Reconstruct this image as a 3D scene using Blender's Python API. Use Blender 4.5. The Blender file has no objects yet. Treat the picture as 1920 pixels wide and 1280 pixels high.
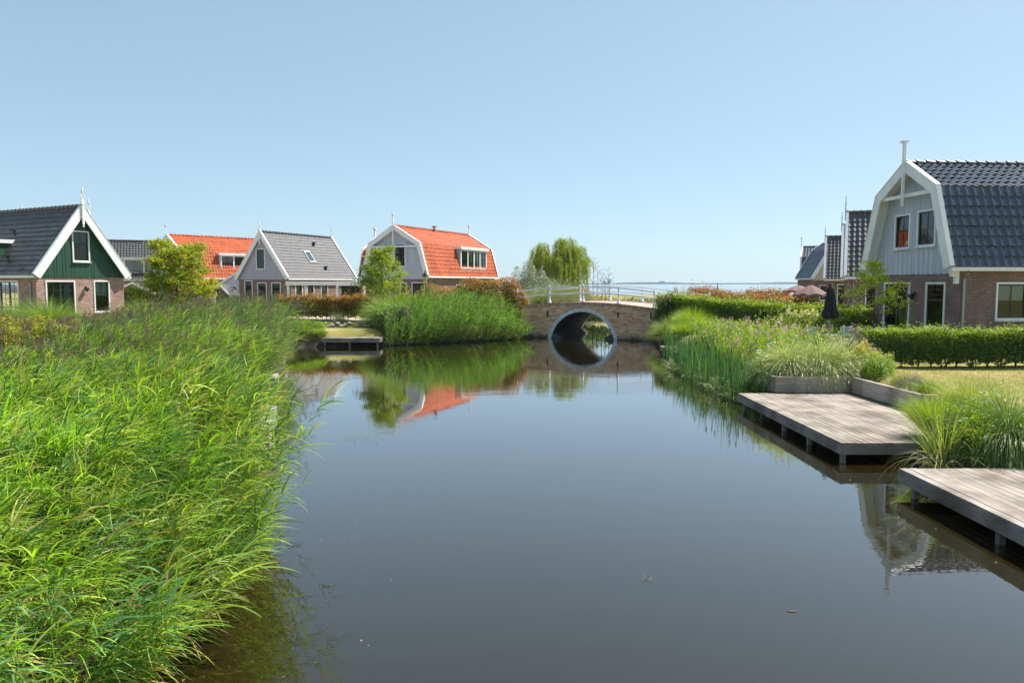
import bpy, math, random
import numpy as np
from math import radians as RAD, sin, cos, pi, sqrt
C = bpy.context.scene.collection
SC = bpy.context.scene

# ------------------------------------------------------------------ camera, world, sun, exposure
CAM_H = 3.6; FPX = 1400.0; PITCH = math.atan(108 / FPX)
cam_d = bpy.data.cameras.new('camera'); cam = bpy.data.objects.new('camera', cam_d); C.objects.link(cam)
cam.location = (0, 0, CAM_H); cam.rotation_euler = (pi / 2 - PITCH, 0, 0)
cam_d.sensor_width = 36.0; cam_d.lens = 36.0 * FPX / 1920.0
cam_d.clip_start = 0.1; cam_d.clip_end = 40000
SC.camera = cam
SUN_EL, SUN_AZ = 55.0, 60.0          # azimuth clockwise from +Y
W = bpy.data.worlds.new('World'); SC.world = W; W.use_nodes = True
wn = W.node_tree; wn.nodes.clear()
wo = wn.nodes.new('ShaderNodeOutputWorld'); wb = wn.nodes.new('ShaderNodeBackground')
sk = wn.nodes.new('ShaderNodeTexSky'); sk.sky_type = 'NISHITA'; sk.sun_disc = False
sk.sun_elevation = RAD(SUN_EL); sk.sun_rotation = RAD(SUN_AZ)
sk.altitude = 0; sk.air_density = 0.6; sk.dust_density = 0.8; sk.ozone_density = 2.2
wb.inputs[1].default_value = 0.115
sm = wn.nodes.new('ShaderNodeMixRGB'); sm.blend_type = 'MULTIPLY'; sm.inputs[0].default_value = 1; sc1 = wn.nodes.new('ShaderNodeMixRGB'); sc1.blend_type = 'MULTIPLY'; sc1.inputs[0].default_value = 1; sc1.inputs[2].default_value = (0.115, 0.115, 0.115, 1)
sg = wn.nodes.new('ShaderNodeGamma'); sg.inputs[1].default_value = 0.45      # the summer haze flattens the sky's own gradient
sm.inputs[2].default_value = (0.875 * 4.28, 1.05 * 4.28, 1.09 * 4.28, 1)
wn.links.new(sk.outputs[0], sc1.inputs[1]); wn.links.new(sc1.outputs[0], sg.inputs[0])
wn.links.new(sg.outputs[0], sm.inputs[1]); wn.links.new(sm.outputs[0], wb.inputs[0]); wn.links.new(wb.outputs[0], wo.inputs[0])
sun_d = bpy.data.lights.new('sun', 'SUN'); sun_d.energy = 4.2; sun_d.angle = RAD(0.55); sun_d.color = (1.0, 0.94, 0.86)
sun = bpy.data.objects.new('sun', sun_d); C.objects.link(sun)
sun.rotation_euler = (RAD(90 - SUN_EL), 0, RAD(180 - SUN_AZ))
sun.location = (60, 30, 60)
SC.view_settings.view_transform = 'Standard'; SC.view_settings.look = 'None'
SC.view_settings.gamma = 1.0; SC.view_settings.exposure = 1.08
SC.cycles.max_bounces = 8; SC.cycles.transparent_max_bounces = 16
SC.cycles.volume_bounces = 0

# ------------------------------------------------------------------ where things stand (survey of the place)
_c, _s = cos(PITCH), sin(PITCH)
def ray(px, py):
    a = (px - 960) / FPX; b = (640 - py) / FPX
    return a, _c + b * _s, -_s + b * _c
def gp(px, py, z=0.0):
    a, y, w = ray(px, py); t = (z - CAM_H) / w; return a * t, y * t
def zp(px, py, Y):
    a, y, w = ray(px, py); t = Y / y; return a * t, CAM_H + w * t

# ------------------------------------------------------------------ object helpers
def link(o, parent=None):
    C.objects.link(o)
    if parent is not None: o.parent = parent
    return o
def tag(o, label=None, cat=None, group=None, kind=None):
    if label: o['label'] = label
    if cat: o['category'] = cat
    if group: o['group'] = group
    if kind: o['kind'] = kind
    return o
def thing(name, label, cat, loc=(0, 0, 0), rz=0.0, group=None):
    o = bpy.data.objects.new(name, None); o.empty_display_size = 0.3; C.objects.link(o)
    o.location = loc; o.rotation_euler = (0, 0, rz)
    return tag(o, label, cat, group)
def dup(root, loc, rz, label, group=None):
    r = root.copy(); C.objects.link(r); r.location = loc; r.rotation_euler = (0, 0, rz); r['label'] = label
    if group: r['group'] = group
    for ch in list(root.children):
        c = ch.copy(); C.objects.link(c); c.parent = r
        for g in ch.children:
            d = g.copy(); C.objects.link(d); d.parent = c
    return r

def np_mesh(name, V, F, mat, parent=None, col=None, uv=None, smooth=False):
    V = np.asarray(V, dtype=np.float32); F = np.asarray(F, dtype=np.int32)
    me = bpy.data.meshes.new(name); n = F.shape[1]
    me.vertices.add(len(V)); me.vertices.foreach_set('co', V.ravel())
    me.loops.add(F.size); me.loops.foreach_set('vertex_index', F.ravel())
    me.polygons.add(len(F)); me.polygons.foreach_set('loop_start', np.arange(0, F.size, n, dtype=np.int32))
    me.polygons.foreach_set('loop_total', np.full(len(F), n, dtype=np.int32))
    me.polygons.foreach_set('use_smooth', np.full(len(F), bool(smooth)))
    me.update(calc_edges=True)
    if col is not None:
        a = me.color_attributes.new('Col', 'FLOAT_COLOR', 'POINT')
        cc = np.ones((len(V), 4), dtype=np.float32); cc[:, :3] = col; a.data.foreach_set('color', cc.ravel())
    if uv is not None:
        l = me.uv_layers.new(name='UVMap'); l.data.foreach_set('uv', np.asarray(uv, dtype=np.float32)[F.ravel()].ravel())
    me.materials.append(mat)
    return link(bpy.data.objects.new(name, me), parent)

class MB:
    """collects faces; builds them as one mesh object"""
    def __init__(s): s.v = []; s.f = []; s.uv = []
    def poly(s, pts, uv=None):
        i = len(s.v); s.v += [tuple(p) for p in pts]; s.f.append(tuple(range(i, i + len(pts))))
        s.uv += list(uv) if uv else [(p[0] + p[1], p[2]) for p in pts]
    def box(s, x0, x1, y0, y1, z0, z1, fn=None):
        P = [(x0, y0, z0), (x1, y0, z0), (x1, y1, z0), (x0, y1, z0), (x0, y0, z1), (x1, y0, z1), (x1, y1, z1), (x0, y1, z1)]
        U = P
        if fn: P = [fn(*p) for p in P]
        for q in ((3, 2, 1, 0), (4, 5, 6, 7), (0, 1, 5, 4), (1, 2, 6, 5), (2, 3, 7, 6), (3, 0, 4, 7)):
            a = [U[k] for k in q]
            if q in ((3, 2, 1, 0), (4, 5, 6, 7)): uv = [(p[0], p[1]) for p in a]
            elif q in ((0, 1, 5, 4), (2, 3, 7, 6)): uv = [(p[0], p[2]) for p in a]
            else: uv = [(p[1], p[2]) for p in a]
            s.poly([P[k] for k in q], uv)
    def tube(s, pts, r, n=8, cap=True):
        pts = [np.array(p, float) for p in pts]
        rr = r if isinstance(r, (list, tuple)) else [r] * len(pts)
        rings = []
        for i, p in enumerate(pts):
            d = pts[min(i + 1, len(pts) - 1)] - pts[max(i - 1, 0)]; d /= (np.linalg.norm(d) + 1e-9)
            u = np.cross(d, (0, 0, 1) if abs(d[2]) < .9 else (1, 0, 0)); u /= np.linalg.norm(u); w = np.cross(d, u)
            base = len(s.v)
            for k in range(n):
                a = 2 * pi * k / n; q = p + rr[i] * (cos(a) * u + sin(a) * w); s.v.append(tuple(q)); s.uv.append((k / n, float(i)))
            rings.append(base)
        for a, b in zip(rings, rings[1:]):
            for k in range(n): s.f.append((a + k, a + (k + 1) % n, b + (k + 1) % n, b + k))
        if cap: s.f.append(tuple(rings[0] + k for k in reversed(range(n)))); s.f.append(tuple(rings[-1] + k for k in range(n)))
    def lathe(s, prof, c=(0, 0, 0), n=12):
        base = len(s.v)
        for r, z in prof:
            for k in range(n):
                a = 2 * pi * k / n; s.v.append((c[0] + r * cos(a), c[1] + r * sin(a), c[2] + z)); s.uv.append((a * r, z))
        for i in range(len(prof) - 1):
            for k in range(n):
                a = base + i * n + k; b = base + i * n + (k + 1) % n; s.f.append((a, b, b + n, a + n))
        s.f.append(tuple(base + k for k in reversed(range(n)))); e = base + (len(prof) - 1) * n; s.f.append(tuple(e + k for k in range(n)))
    def build(s, name, mat, parent=None, smooth=False, bevel=0):
        me = bpy.data.meshes.new(name); me.from_pydata(s.v, [], s.f)
        l = me.uv_layers.new(name='UVMap'); idx = np.empty(len(me.loops), dtype=np.int32); me.loops.foreach_get('vertex_index', idx)
        l.data.foreach_set('uv', np.array(s.uv, dtype=np.float32)[idx].ravel())
        if smooth:
            me.polygons.foreach_set('use_smooth', np.ones(len(me.polygons), dtype=bool))
        me.materials.append(mat); me.update()
        o = link(bpy.data.objects.new(name, me), parent)
        if bevel:
            m = o.modifiers.new('bevel', 'BEVEL'); m.width = bevel; m.segments = 2; m.limit_method = 'ANGLE'
        return o

# ------------------------------------------------------------------ materials
def newmat(name):
    m = bpy.data.materials.new(name); m.use_nodes = True; nt = m.node_tree; nt.nodes.clear()
    o = nt.nodes.new('ShaderNodeOutputMaterial'); return m, nt, o
def N(nt, t, **k):
    n = nt.nodes.new('ShaderNode' + t)
    for a, b in k.items(): setattr(n, a, b)
    return n
def ramp(nt, stops):
    r = N(nt, 'ValToRGB'); e = r.color_ramp.elements
    while len(e) < len(stops): e.new(0.5)
    for i, (p, c) in enumerate(stops): e[i].position = p; e[i].color = (*c, 1)
    return r
def plain(name, col, rough=0.6, var=0.12, scale=6.0, bump=0.0, metal=0.0, coord='Object', spec=0.5, stretch=(1, 1, 1), dirt=None):
    m, nt, o = newmat(name); p = N(nt, 'BsdfPrincipled'); tc = N(nt, 'TexCoord'); mp = N(nt, 'Mapping'); nz = N(nt, 'TexNoise')
    mp.inputs['Scale'].default_value = stretch; nz.inputs['Scale'].default_value = scale; nz.inputs['Detail'].default_value = 6
    nt.links.new(tc.outputs[coord], mp.inputs[0]); nt.links.new(mp.outputs[0], nz.inputs['Vector'])
    lo = tuple(c * (1 - var * 1.6) for c in col) if dirt is None else dirt; hi = tuple(min(1, c * (1 + var)) for c in col)
    r = ramp(nt, [(0.3, lo), (0.72, hi)]) if dirt is None else ramp(nt, [(0.25, lo), (0.45, tuple(c * (1 - var) for c in col)), (0.75, hi)])
    nt.links.new(nz.outputs['Fac'], r.inputs[0])
    nb = N(nt, 'TexNoise'); nb.inputs['Scale'].default_value = 0.9; nb.inputs['Detail'].default_value = 9; nb.inputs['Roughness'].default_value = 0.65; nt.links.new(tc.outputs[coord], nb.inputs['Vector'])
    rb = ramp(nt, [(0.32, (1 - var * 1.3,) * 3), (0.62, (1.0 + var * .25,) * 3)]); nt.links.new(nb.outputs['Fac'], rb.inputs[0]); mb = N(nt, 'MixRGB', blend_type='MULTIPLY'); mb.inputs[0].default_value = 1
    nt.links.new(r.outputs[0], mb.inputs[1]); nt.links.new(rb.outputs[0], mb.inputs[2]); nt.links.new(mb.outputs[0], p.inputs['Base Color'])
    p.inputs['Roughness'].default_value = rough; p.inputs['Metallic'].default_value = metal; p.inputs['Specular IOR Level'].default_value = spec
    if bump:
        b = N(nt, 'Bump'); b.inputs['Strength'].default_value = bump; b.inputs['Distance'].default_value = 0.02
        nt.links.new(nz.outputs['Fac'], b.inputs['Height']); nt.links.new(b.outputs[0], p.inputs['Normal'])
    nt.links.new(p.outputs[0], o.inputs[0]); return m
def brick(name, c1, c2, mortar, scale=1.0, rough=0.85, bw=0.21, rh=0.065, rot=False, damp=False):
    m, nt, o = newmat(name); p = N(nt, 'BsdfPrincipled'); tc = N(nt, 'TexCoord'); b = N(nt, 'TexBrick'); nz = N(nt, 'TexNoise'); nz2 = N(nt, 'TexNoise')
    mp = N(nt, 'Mapping')
    if rot: mp.inputs['Rotation'].default_value = (0, 0, pi / 2)
    nt.links.new(tc.outputs['UV'], mp.inputs[0]); nt.links.new(mp.outputs[0], b.inputs['Vector'])
    b.inputs['Color1'].default_value = (*c1, 1); b.inputs['Color2'].default_value = (*c2, 1); b.inputs['Mortar'].default_value = (*mortar, 1)
    b.inputs['Scale'].default_value = scale; b.inputs['Brick Width'].default_value = bw; b.inputs['Row Height'].default_value = rh
    b.inputs['Mortar Size'].default_value = 0.008; b.inputs['Mortar Smooth'].default_value = 0.3
    nt.links.new(tc.outputs['Object'], nz.inputs['Vector']); nz.inputs['Scale'].default_value = 1.3; nz.inputs['Detail'].default_value = 5
    nt.links.new(tc.outputs['Object'], nz2.inputs['Vector']); nz2.inputs['Scale'].default_value = 14; nz2.inputs['Detail'].default_value = 3
    r = ramp(nt, [(0.3, (0.72, 0.7, 0.68)), (0.7, (1.15, 1.12, 1.1))]); r2 = ramp(nt, [(0.3, (0.8, 0.8, 0.8)), (0.7, (1.18, 1.15, 1.12))])
    nt.links.new(nz.outputs['Fac'], r.inputs[0]); nt.links.new(nz2.outputs['Fac'], r2.inputs[0])
    mx = N(nt, 'MixRGB', blend_type='MULTIPLY'); mx.inputs[0].default_value = 1; mx2 = N(nt, 'MixRGB', blend_type='MULTIPLY'); mx2.inputs[0].default_value = 1
    nt.links.new(b.outputs['Color'], mx.inputs[1]); nt.links.new(r.outputs[0], mx.inputs[2])
    nt.links.new(mx.outputs[0], mx2.inputs[1]); nt.links.new(r2.outputs[0], mx2.inputs[2]); outc = mx2.outputs[0]
    if damp:      # algae and damp that stay at the waterline
        sp = N(nt, 'SeparateXYZ'); nt.links.new(tc.outputs['Object'], sp.inputs[0]); n4 = N(nt, 'TexNoise'); n4.inputs['Scale'].default_value = 2.5; n4.inputs['Detail'].default_value = 6; nt.links.new(tc.outputs['Object'], n4.inputs['Vector'])
        a4 = N(nt, 'Math', operation='MULTIPLY_ADD'); a4.inputs[1].default_value = -.5; nt.links.new(n4.outputs['Fac'], a4.inputs[0]); nt.links.new(sp.outputs['Z'], a4.inputs[2])
        m4 = N(nt, 'MapRange'); m4.inputs['From Min'].default_value = -.2; m4.inputs['From Max'].default_value = .12; nt.links.new(a4.outputs[0], m4.inputs['Value'])
        x4 = N(nt, 'MixRGB'); x4.inputs[1].default_value = (.07, .075, .045, 1); nt.links.new(m4.outputs[0], x4.inputs[0]); nt.links.new(outc, x4.inputs[2]); outc = x4.outputs[0]
    nt.links.new(outc, p.inputs['Base Color'])
    bp = N(nt, 'Bump'); bp.inputs['Strength'].default_value = 0.5; bp.inputs['Distance'].default_value = 0.008; bp.invert = True
    nt.links.new(b.outputs['Fac'], bp.inputs['Height']); nt.links.new(bp.outputs[0], p.inputs['Normal'])
    p.inputs['Roughness'].default_value = rough; nt.links.new(p.outputs[0], o.inputs[0]); return m
def leafmat(name, trans=0.35, rough=0.45, gain=1.0, spec=0.35):
    m, nt, o = newmat(name); p = N(nt, 'BsdfPrincipled'); t = N(nt, 'BsdfTranslucent'); mx = N(nt, 'MixShader'); a = N(nt, 'Attribute'); a.attribute_name = 'Col'
    hs = N(nt, 'HueSaturation'); hs.inputs['Hue'].default_value = 0.488; hs.inputs['Saturation'].default_value = 1.08; hs.inputs['Value'].default_value = 1.5 * gain
    g = N(nt, 'HueSaturation'); g.inputs['Value'].default_value = gain
    nt.links.new(a.outputs['Color'], hs.inputs['Color']); nt.links.new(a.outputs['Color'], g.inputs['Color'])
    nt.links.new(g.outputs[0], p.inputs['Base Color']); nt.links.new(hs.outputs[0], t.inputs['Color'])
    p.inputs['Roughness'].default_value = rough; p.inputs['Specular IOR Level'].default_value = spec
    mx.inputs[0].default_value = trans; nt.links.new(p.outputs[0], mx.inputs[1]); nt.links.new(t.outputs[0], mx.inputs[2]); nt.links.new(mx.outputs[0], o.inputs[0]); return m
def attrmat(name, rough=0.8, wood=True, spec=0.3, stretch=(14, 0.9, 14), k=1.0):
    m, nt, o = newmat(name); p = N(nt, 'BsdfPrincipled'); a = N(nt, 'Attribute'); a.attribute_name = 'Col'; tc = N(nt, 'TexCoord')
    mp = N(nt, 'Mapping'); mp.inputs['Scale'].default_value = stretch; nz = N(nt, 'TexNoise'); nz.inputs['Scale'].default_value = 2.2; nz.inputs['Detail'].default_value = 8; nz.inputs['Distortion'].default_value = 0.6
    nz2 = N(nt, 'TexNoise'); nz2.inputs['Scale'].default_value = 1.1; nz2.inputs['Detail'].default_value = 7
    nt.links.new(tc.outputs['Object'], mp.inputs[0]); nt.links.new(mp.outputs[0], nz.inputs['Vector']); nt.links.new(tc.outputs['Object'], nz2.inputs['Vector'])
    r = ramp(nt, [(0.3, (0.72 * k, 0.71 * k, 0.70 * k)), (0.68, (1.12 * k, 1.11 * k, 1.08 * k))]); r2 = ramp(nt, [(0.34, (0.5, 0.48, 0.43)), (0.58, (1.08, 1.07, 1.05))])
    nt.links.new(nz.outputs['Fac'], r.inputs[0]); nt.links.new(nz2.outputs['Fac'], r2.inputs[0])
    mx = N(nt, 'MixRGB', blend_type='MULTIPLY'); mx.inputs[0].default_value = 1; mx2 = N(nt, 'MixRGB', blend_type='MULTIPLY'); mx2.inputs[0].default_value = 1
    nt.links.new(a.outputs['Color'], mx.inputs[1]); nt.links.new(r.outputs[0], mx.inputs[2]); nt.links.new(mx.outputs[0], mx2.inputs[1]); nt.links.new(r2.outputs[0], mx2.inputs[2])
    nt.links.new(mx2.outputs[0], p.inputs['Base Color']); p.inputs['Roughness'].default_value = rough; p.inputs['Specular IOR Level'].default_value = spec
    b = N(nt, 'Bump'); b.inputs['Strength'].default_value = 0.35; b.inputs['Distance'].default_value = 0.01; nt.links.new(nz.outputs['Fac'], b.inputs['Height']); nt.links.new(b.outputs[0], p.inputs['Normal'])
    nt.links.new(p.outputs[0], o.inputs[0]); return m
def glassmat(name):
    m, nt, o = newmat(name); gl = N(nt, 'BsdfGlossy'); gl.inputs['Roughness'].default_value = 0.015; gl.inputs['Color'].default_value = (0.9, 0.95, 1, 1)
    tr = N(nt, 'BsdfTransparent'); tr.inputs['Color'].default_value = (0.72, 0.78, 0.78, 1); fr = N(nt, 'Fresnel'); fr.inputs['IOR'].default_value = 1.5
    ad = N(nt, 'Math', operation='MULTIPLY_ADD'); ad.inputs[1].default_value = 1.2; ad.inputs[2].default_value = 0.015; ad.use_clamp = True
    tc = N(nt, 'TexCoord'); nz = N(nt, 'TexNoise'); nz.inputs['Scale'].default_value = 1.2; bp = N(nt, 'Bump'); bp.inputs['Strength'].default_value = 0.15; bp.inputs['Distance'].default_value = 0.01
    nt.links.new(tc.outputs['Object'], nz.inputs['Vector']); nt.links.new(nz.outputs['Fac'], bp.inputs['Height']); nt.links.new(bp.outputs[0], gl.inputs['Normal'])
    mx = N(nt, 'MixShader'); nt.links.new(fr.outputs[0], ad.inputs[0]); nt.links.new(ad.outputs[0], mx.inputs[0]); nt.links.new(tr.outputs[0], mx.inputs[1]); nt.links.new(gl.outputs[0], mx.inputs[2])
    nt.links.new(mx.outputs[0], o.inputs[0]); return m
def watermat(name, body, bump_s, bump_d, sc1, sc2, rough=0.02, stretch=(1, 1, 1), ior=1.33):
    m, nt, o = newmat(name); p = N(nt, 'BsdfPrincipled'); tc = N(nt, 'TexCoord'); mp = N(nt, 'Mapping'); mp.inputs['Scale'].default_value = stretch
    n1 = N(nt, 'TexNoise'); n1.inputs['Scale'].default_value = sc1; n1.inputs['Detail'].default_value = 3; n2 = N(nt, 'TexNoise'); n2.inputs['Scale'].default_value = sc2; n2.inputs['Detail'].default_value = 2
    ad = N(nt, 'Math', operation='MULTIPLY_ADD'); ad.inputs[1].default_value = 0.35
    nt.links.new(tc.outputs['Object'], mp.inputs[0]); nt.links.new(mp.outputs[0], n1.inputs['Vector']); nt.links.new(mp.outputs[0], n2.inputs['Vector'])
    nt.links.new(n2.outputs['Fac'], ad.inputs[0]); nt.links.new(n1.outputs['Fac'], ad.inputs[2])
    b = N(nt, 'Bump'); b.inputs['Distance'].default_value = bump_d
    n3 = N(nt, 'TexNoise'); n3.inputs['Scale'].default_value = 0.16; n3.inputs['Detail'].default_value = 4; nt.links.new(mp.outputs[0], n3.inputs['Vector'])
    m3 = N(nt, 'MapRange'); m3.inputs['From Min'].default_value = 0.38; m3.inputs['From Max'].default_value = 0.66; m3.inputs['To Min'].default_value = bump_s * 0.35; m3.inputs['To Max'].default_value = bump_s * 1.8
    nt.links.new(n3.outputs['Fac'], m3.inputs['Value']); nt.links.new(m3.outputs[0], b.inputs['Strength']); p.inputs['Coat Weight'].default_value = 1; p.inputs['Coat IOR'].default_value = ior; p.inputs['Coat Roughness'].default_value = rough; nt.links.new(b.outputs[0], p.inputs['Coat Normal'])
    nt.links.new(ad.outputs[0], b.inputs['Height']); nt.links.new(b.outputs[0], p.inputs['Normal'])
    p.inputs['Base Color'].default_value = (*body, 1); p.inputs['Roughness'].default_value = rough; p.inputs['IOR'].default_value = ior
    nt.links.new(p.outputs[0], o.inputs[0]); return m

M = {}
M['white'] = plain('white_paint', (0.84, 0.84, 0.85), 0.45, 0.05, 3)
M['offwhite'] = plain('off_white_paint', (0.72, 0.70, 0.66), 0.5, 0.05, 3)
M['blueboard'] = plain('grey_blue_board', (0.50, 0.54, 0.64), 0.5, 0.04, 2.5, stretch=(1, 1, .3))
M['greyboard'] = plain('grey_board', (0.40, 0.40, 0.49), 0.5, 0.04, 2.5, stretch=(1, 1, .3))
M['greenboard'] = plain('dark_green_board', (0.02, 0.075, 0.045), 0.5, 0.05, 2.5, stretch=(1, 1, .3))
M['creamboard'] = plain('cream_board', (0.55, 0.49, 0.38), 0.5, 0.05, 2.5)
M['brickdark'] = brick('dark_brown_brick', (0.17, 0.095, 0.09), (0.25, 0.145, 0.14), (0.30, 0.26, 0.26))
M['brickpink'] = brick('mottled_pink_brick', (0.25, 0.12, 0.10), (0.42, 0.27, 0.245), (0.5, 0.45, 0.42), bw=0.22, rh=0.075)
M['brickbridge'] = brick('bridge_brick', (0.56, 0.26, 0.12), (0.90, 0.62, 0.40), (0.66, 0.52, 0.42), bw=0.30, rh=0.09, damp=True)
M['soldier'] = brick('bridge_edge_brick', (0.42, 0.21, 0.13), (0.66, 0.42, 0.28), (0.42, 0.35, 0.3), rot=True, bw=0.3, rh=0.11)
M['paving'] = brick('pink_clinker_paving', (0.42, 0.30, 0.26), (0.52, 0.40, 0.36), (0.4, 0.36, 0.33))
M['tile_dark'] = plain('anthracite_roof_tile', (0.036, 0.05, 0.078), 0.2, 0.3, 7, spec=1.0)
M['tile_grey'] = plain('grey_roof_tile', (0.070, 0.072, 0.08), 0.55, 0.2, 6, spec=0.35)
M['tile_black'] = plain('charcoal_roof_tile', (0.088, 0.086, 0.088), 0.38, 0.2, 4, spec=0.5)
M['tile_red'] = plain('orange_red_roof_tile', (0.50, 0.11, 0.036), 0.6, 0.26, 7, spec=0.3)
M['greensash'] = plain('green_sash', (0.012, 0.05, 0.035), 0.35, 0.1, 3)
M['darksash'] = plain('dark_sash', (0.03, 0.036, 0.036), 0.35, 0.1, 3)
M['glass'] = glassmat('window_glass')
M['curtain'] = plain('light_curtain', (0.62, 0.62, 0.58), 0.9, 0.15, 9, stretch=(6, 6, .2))
M['blind'] = plain('beige_blind', (0.48, 0.42, 0.34), 0.9, 0.05, 5)
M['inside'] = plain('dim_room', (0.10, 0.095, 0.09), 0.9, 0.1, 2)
M['zinc'] = plain('zinc_metal', (0.38, 0.41, 0.43), 0.4, 0.1, 5, metal=0.6)
M['black'] = plain('black_metal', (0.018, 0.018, 0.02), 0.45, 0.1, 5)
M['stone'] = plain('grey_stone', (0.74, 0.75, 0.76), 0.85, 0.16, 5, bump=0.4)
M['concrete'] = plain('pale_concrete', (0.42, 0.40, 0.36), 0.9, 0.16, 4, bump=0.4)
M['rock'] = plain('pale_rock', (0.36, 0.34, 0.32), 0.95, 0.22, 9, bump=0.8)
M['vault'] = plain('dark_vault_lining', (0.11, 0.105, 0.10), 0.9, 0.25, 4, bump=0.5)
M['wood'] = attrmat('weathered_grey_wood')
M['woodx'] = attrmat('weathered_grey_wood_across', stretch=(0.9, 14, 14))
M['wetwood'] = plain('dark_wet_wood', (0.045, 0.038, 0.03), 0.7, 0.3, 8, bump=0.5)
M['bark'] = plain('tree_bark', (0.13, 0.105, 0.08), 0.9, 0.3, 12, bump=0.8, stretch=(1, 1, .3))
M['leaf'] = leafmat('leaf', 0.38)
M['reed'] = leafmat('reed_leaf', 0.30, 0.42, spec=0.4)
M['petal'] = leafmat('petal', 0.3, 0.7)
M['cloth_dark'] = plain('black_canvas', (0.022, 0.020, 0.024), 0.85, 0.15, 5)
M['cloth_brown'] = plain('dusty_brown_canvas', (0.19, 0.105, 0.10), 0.85, 0.08, 5)
M['chair'] = plain('pale_blue_chair', (0.42, 0.54, 0.58), 0.5, 0.06, 5)
M['lampglass'] = plain('yellowed_lamp_glass', (0.62, 0.5, 0.2), 0.25, 0.05, 5)
M['orange'] = plain('orange_fabric', (0.75, 0.12, 0.04), 0.7, 0.08, 5)
M['sail'] = plain('white_sail', (0.85, 0.85, 0.83), 0.7, 0.03, 2)
M['farwood'] = plain('far_wood', (0.035, 0.05, 0.03), 0.95, 0.3, 0.02)
M['fartower'] = plain('far_tower', (0.16, 0.19, 0.22), 0.8, 0.15, 0.05)
M['canal'] = watermat('canal_water', (0.017, 0.0135, 0.004), 0.10, 0.02, 1.1, 7.0, 0.0, (0.6, 1.6, 1), 1.4)
M['lake'] = watermat('lake_water', (0.06, 0.085, 0.09), 0.55, 0.12, 0.9, 3.0, 0.12, (0.5, 1.2, 1))
# ground material: short grass, dry patches, bare soil by the water
def groundmat():
    m, nt, o = newmat('grass_ground'); p = N(nt, 'BsdfPrincipled'); tc = N(nt, 'TexCoord')
    a = N(nt, 'TexNoise'); a.inputs['Scale'].default_value = 0.55; a.inputs['Detail'].default_value = 8; b = N(nt, 'TexNoise'); b.inputs['Scale'].default_value = 22; b.inputs['Detail'].default_value = 4
    nt.links.new(tc.outputs['Object'], a.inputs['Vector']); nt.links.new(tc.outputs['Object'], b.inputs['Vector'])
    r = ramp(nt, [(0.32, (0.14, 0.165, 0.03)), (0.5, (0.26, 0.235, 0.055)), (0.66, (0.40, 0.30, 0.13))])
    r2 = ramp(nt, [(0.3, (0.6, 0.6, 0.55)), (0.7, (1.25, 1.25, 1.2))]); nt.links.new(a.outputs['Fac'], r.inputs[0]); nt.links.new(b.outputs['Fac'], r2.inputs[0])
    mx = N(nt, 'MixRGB', blend_type='MULTIPLY'); mx.inputs[0].default_value = 1; nt.links.new(r.outputs[0], mx.inputs[1]); nt.links.new(r2.outputs[0], mx.inputs[2])
    g = N(nt, 'NewGeometry'); sx = N(nt, 'SeparateXYZ'); nt.links.new(g.outputs['Position'], sx.inputs[0])
    mr = N(nt, 'MapRange'); mr.inputs['From Min'].default_value = 0.30; mr.inputs['From Max'].default_value = 0.6; nt.links.new(sx.outputs['Z'], mr.inputs['Value'])
    mx2 = N(nt, 'MixRGB'); mx2.inputs[1].default_value = (0.045, 0.035, 0.024, 1); nt.links.new(mr.outputs[0], mx2.inputs[0]); nt.links.new(mx.outputs[0], mx2.inputs[2])
    nt.links.new(mx2.outputs[0], p.inputs['Base Color']); p.inputs['Roughness'].default_value = 0.95
    bp = N(nt, 'Bump'); bp.inputs['Strength'].default_value = 0.6; bp.inputs['Distance'].default_value = 0.03; nt.links.new(b.outputs['Fac'], bp.inputs['Height']); nt.links.new(bp.outputs[0], p.inputs['Normal'])
    nt.links.new(p.outputs[0], o.inputs[0]); return m
M['ground'] = groundmat()

# ------------------------------------------------------------------ bridge frame and the canal outline
GR = RAD(-23.8)
BX, BY = 4.58, 48.72
ux, uy = cos(GR), sin(GR); vx, vy = -sin(GR), cos(GR)
def br(s, t): return BX + ux * s + vx * t, BY + uy * s + vy * t
CANAL = [(-4.2, -30), (-4.4, 3), (-4.1, 6.0), (-4.0, 8), (-4.4, 10.8), (-4.9, 13), (-5.9, 15.6), (-6.9, 19), (-8.0, 23.5), (-9.8, 31.8), (-12.8, 42.2),
         (-7.6, 43.7), (-2.3, 47.2), (0.4, 49.9), br(-4.4, 0.6), br(-2.75, 0.35), br(-2.75, 6.3), br(-6, 9), br(-8, 16), br(-6, 34), br(0, 50), br(9, 48),
         br(5.5, 20), br(4.6, 9), br(2.75, 6.3), br(2.75, 0.35), br(5.05, 0.35), (8.9, 45.2), (8.1, 38), (8.15, 31), (8.1, 24), (7.6, 21.85), (9.7, 21.8), (9.7, 16.2), (8.1, 15.6), (7.75, 12.9), (9.5, 12.6), (9.5, -30)]
def canal_sd(X, Y):
    P = np.array(CANAL); Q = np.roll(P, -1, axis=0); d = np.full(X.shape, 1e9); ins = np.zeros(X.shape, bool)
    for (ax, ay), (bx, by) in zip(P, Q):
        ex, ey = bx - ax, by - ay; L2 = ex * ex + ey * ey + 1e-12
        t = np.clip(((X - ax) * ex + (Y - ay) * ey) / L2, 0, 1); d = np.minimum(d, np.hypot(X - ax - t * ex, Y - ay - t * ey))
        c = ((ay > Y) != (by > Y)) & (X < (bx - ax) * (Y - ay) / (by - ay + 1e-12) + ax); ins ^= c
    return np.where(ins, -d, d)
def sst(a, b, x): t = np.clip((x - a) / (b - a), 0, 1); return t * t * (3 - 2 * t)
def bridge_z(s): return 2.42 - 0.0155 * s * s
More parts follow.
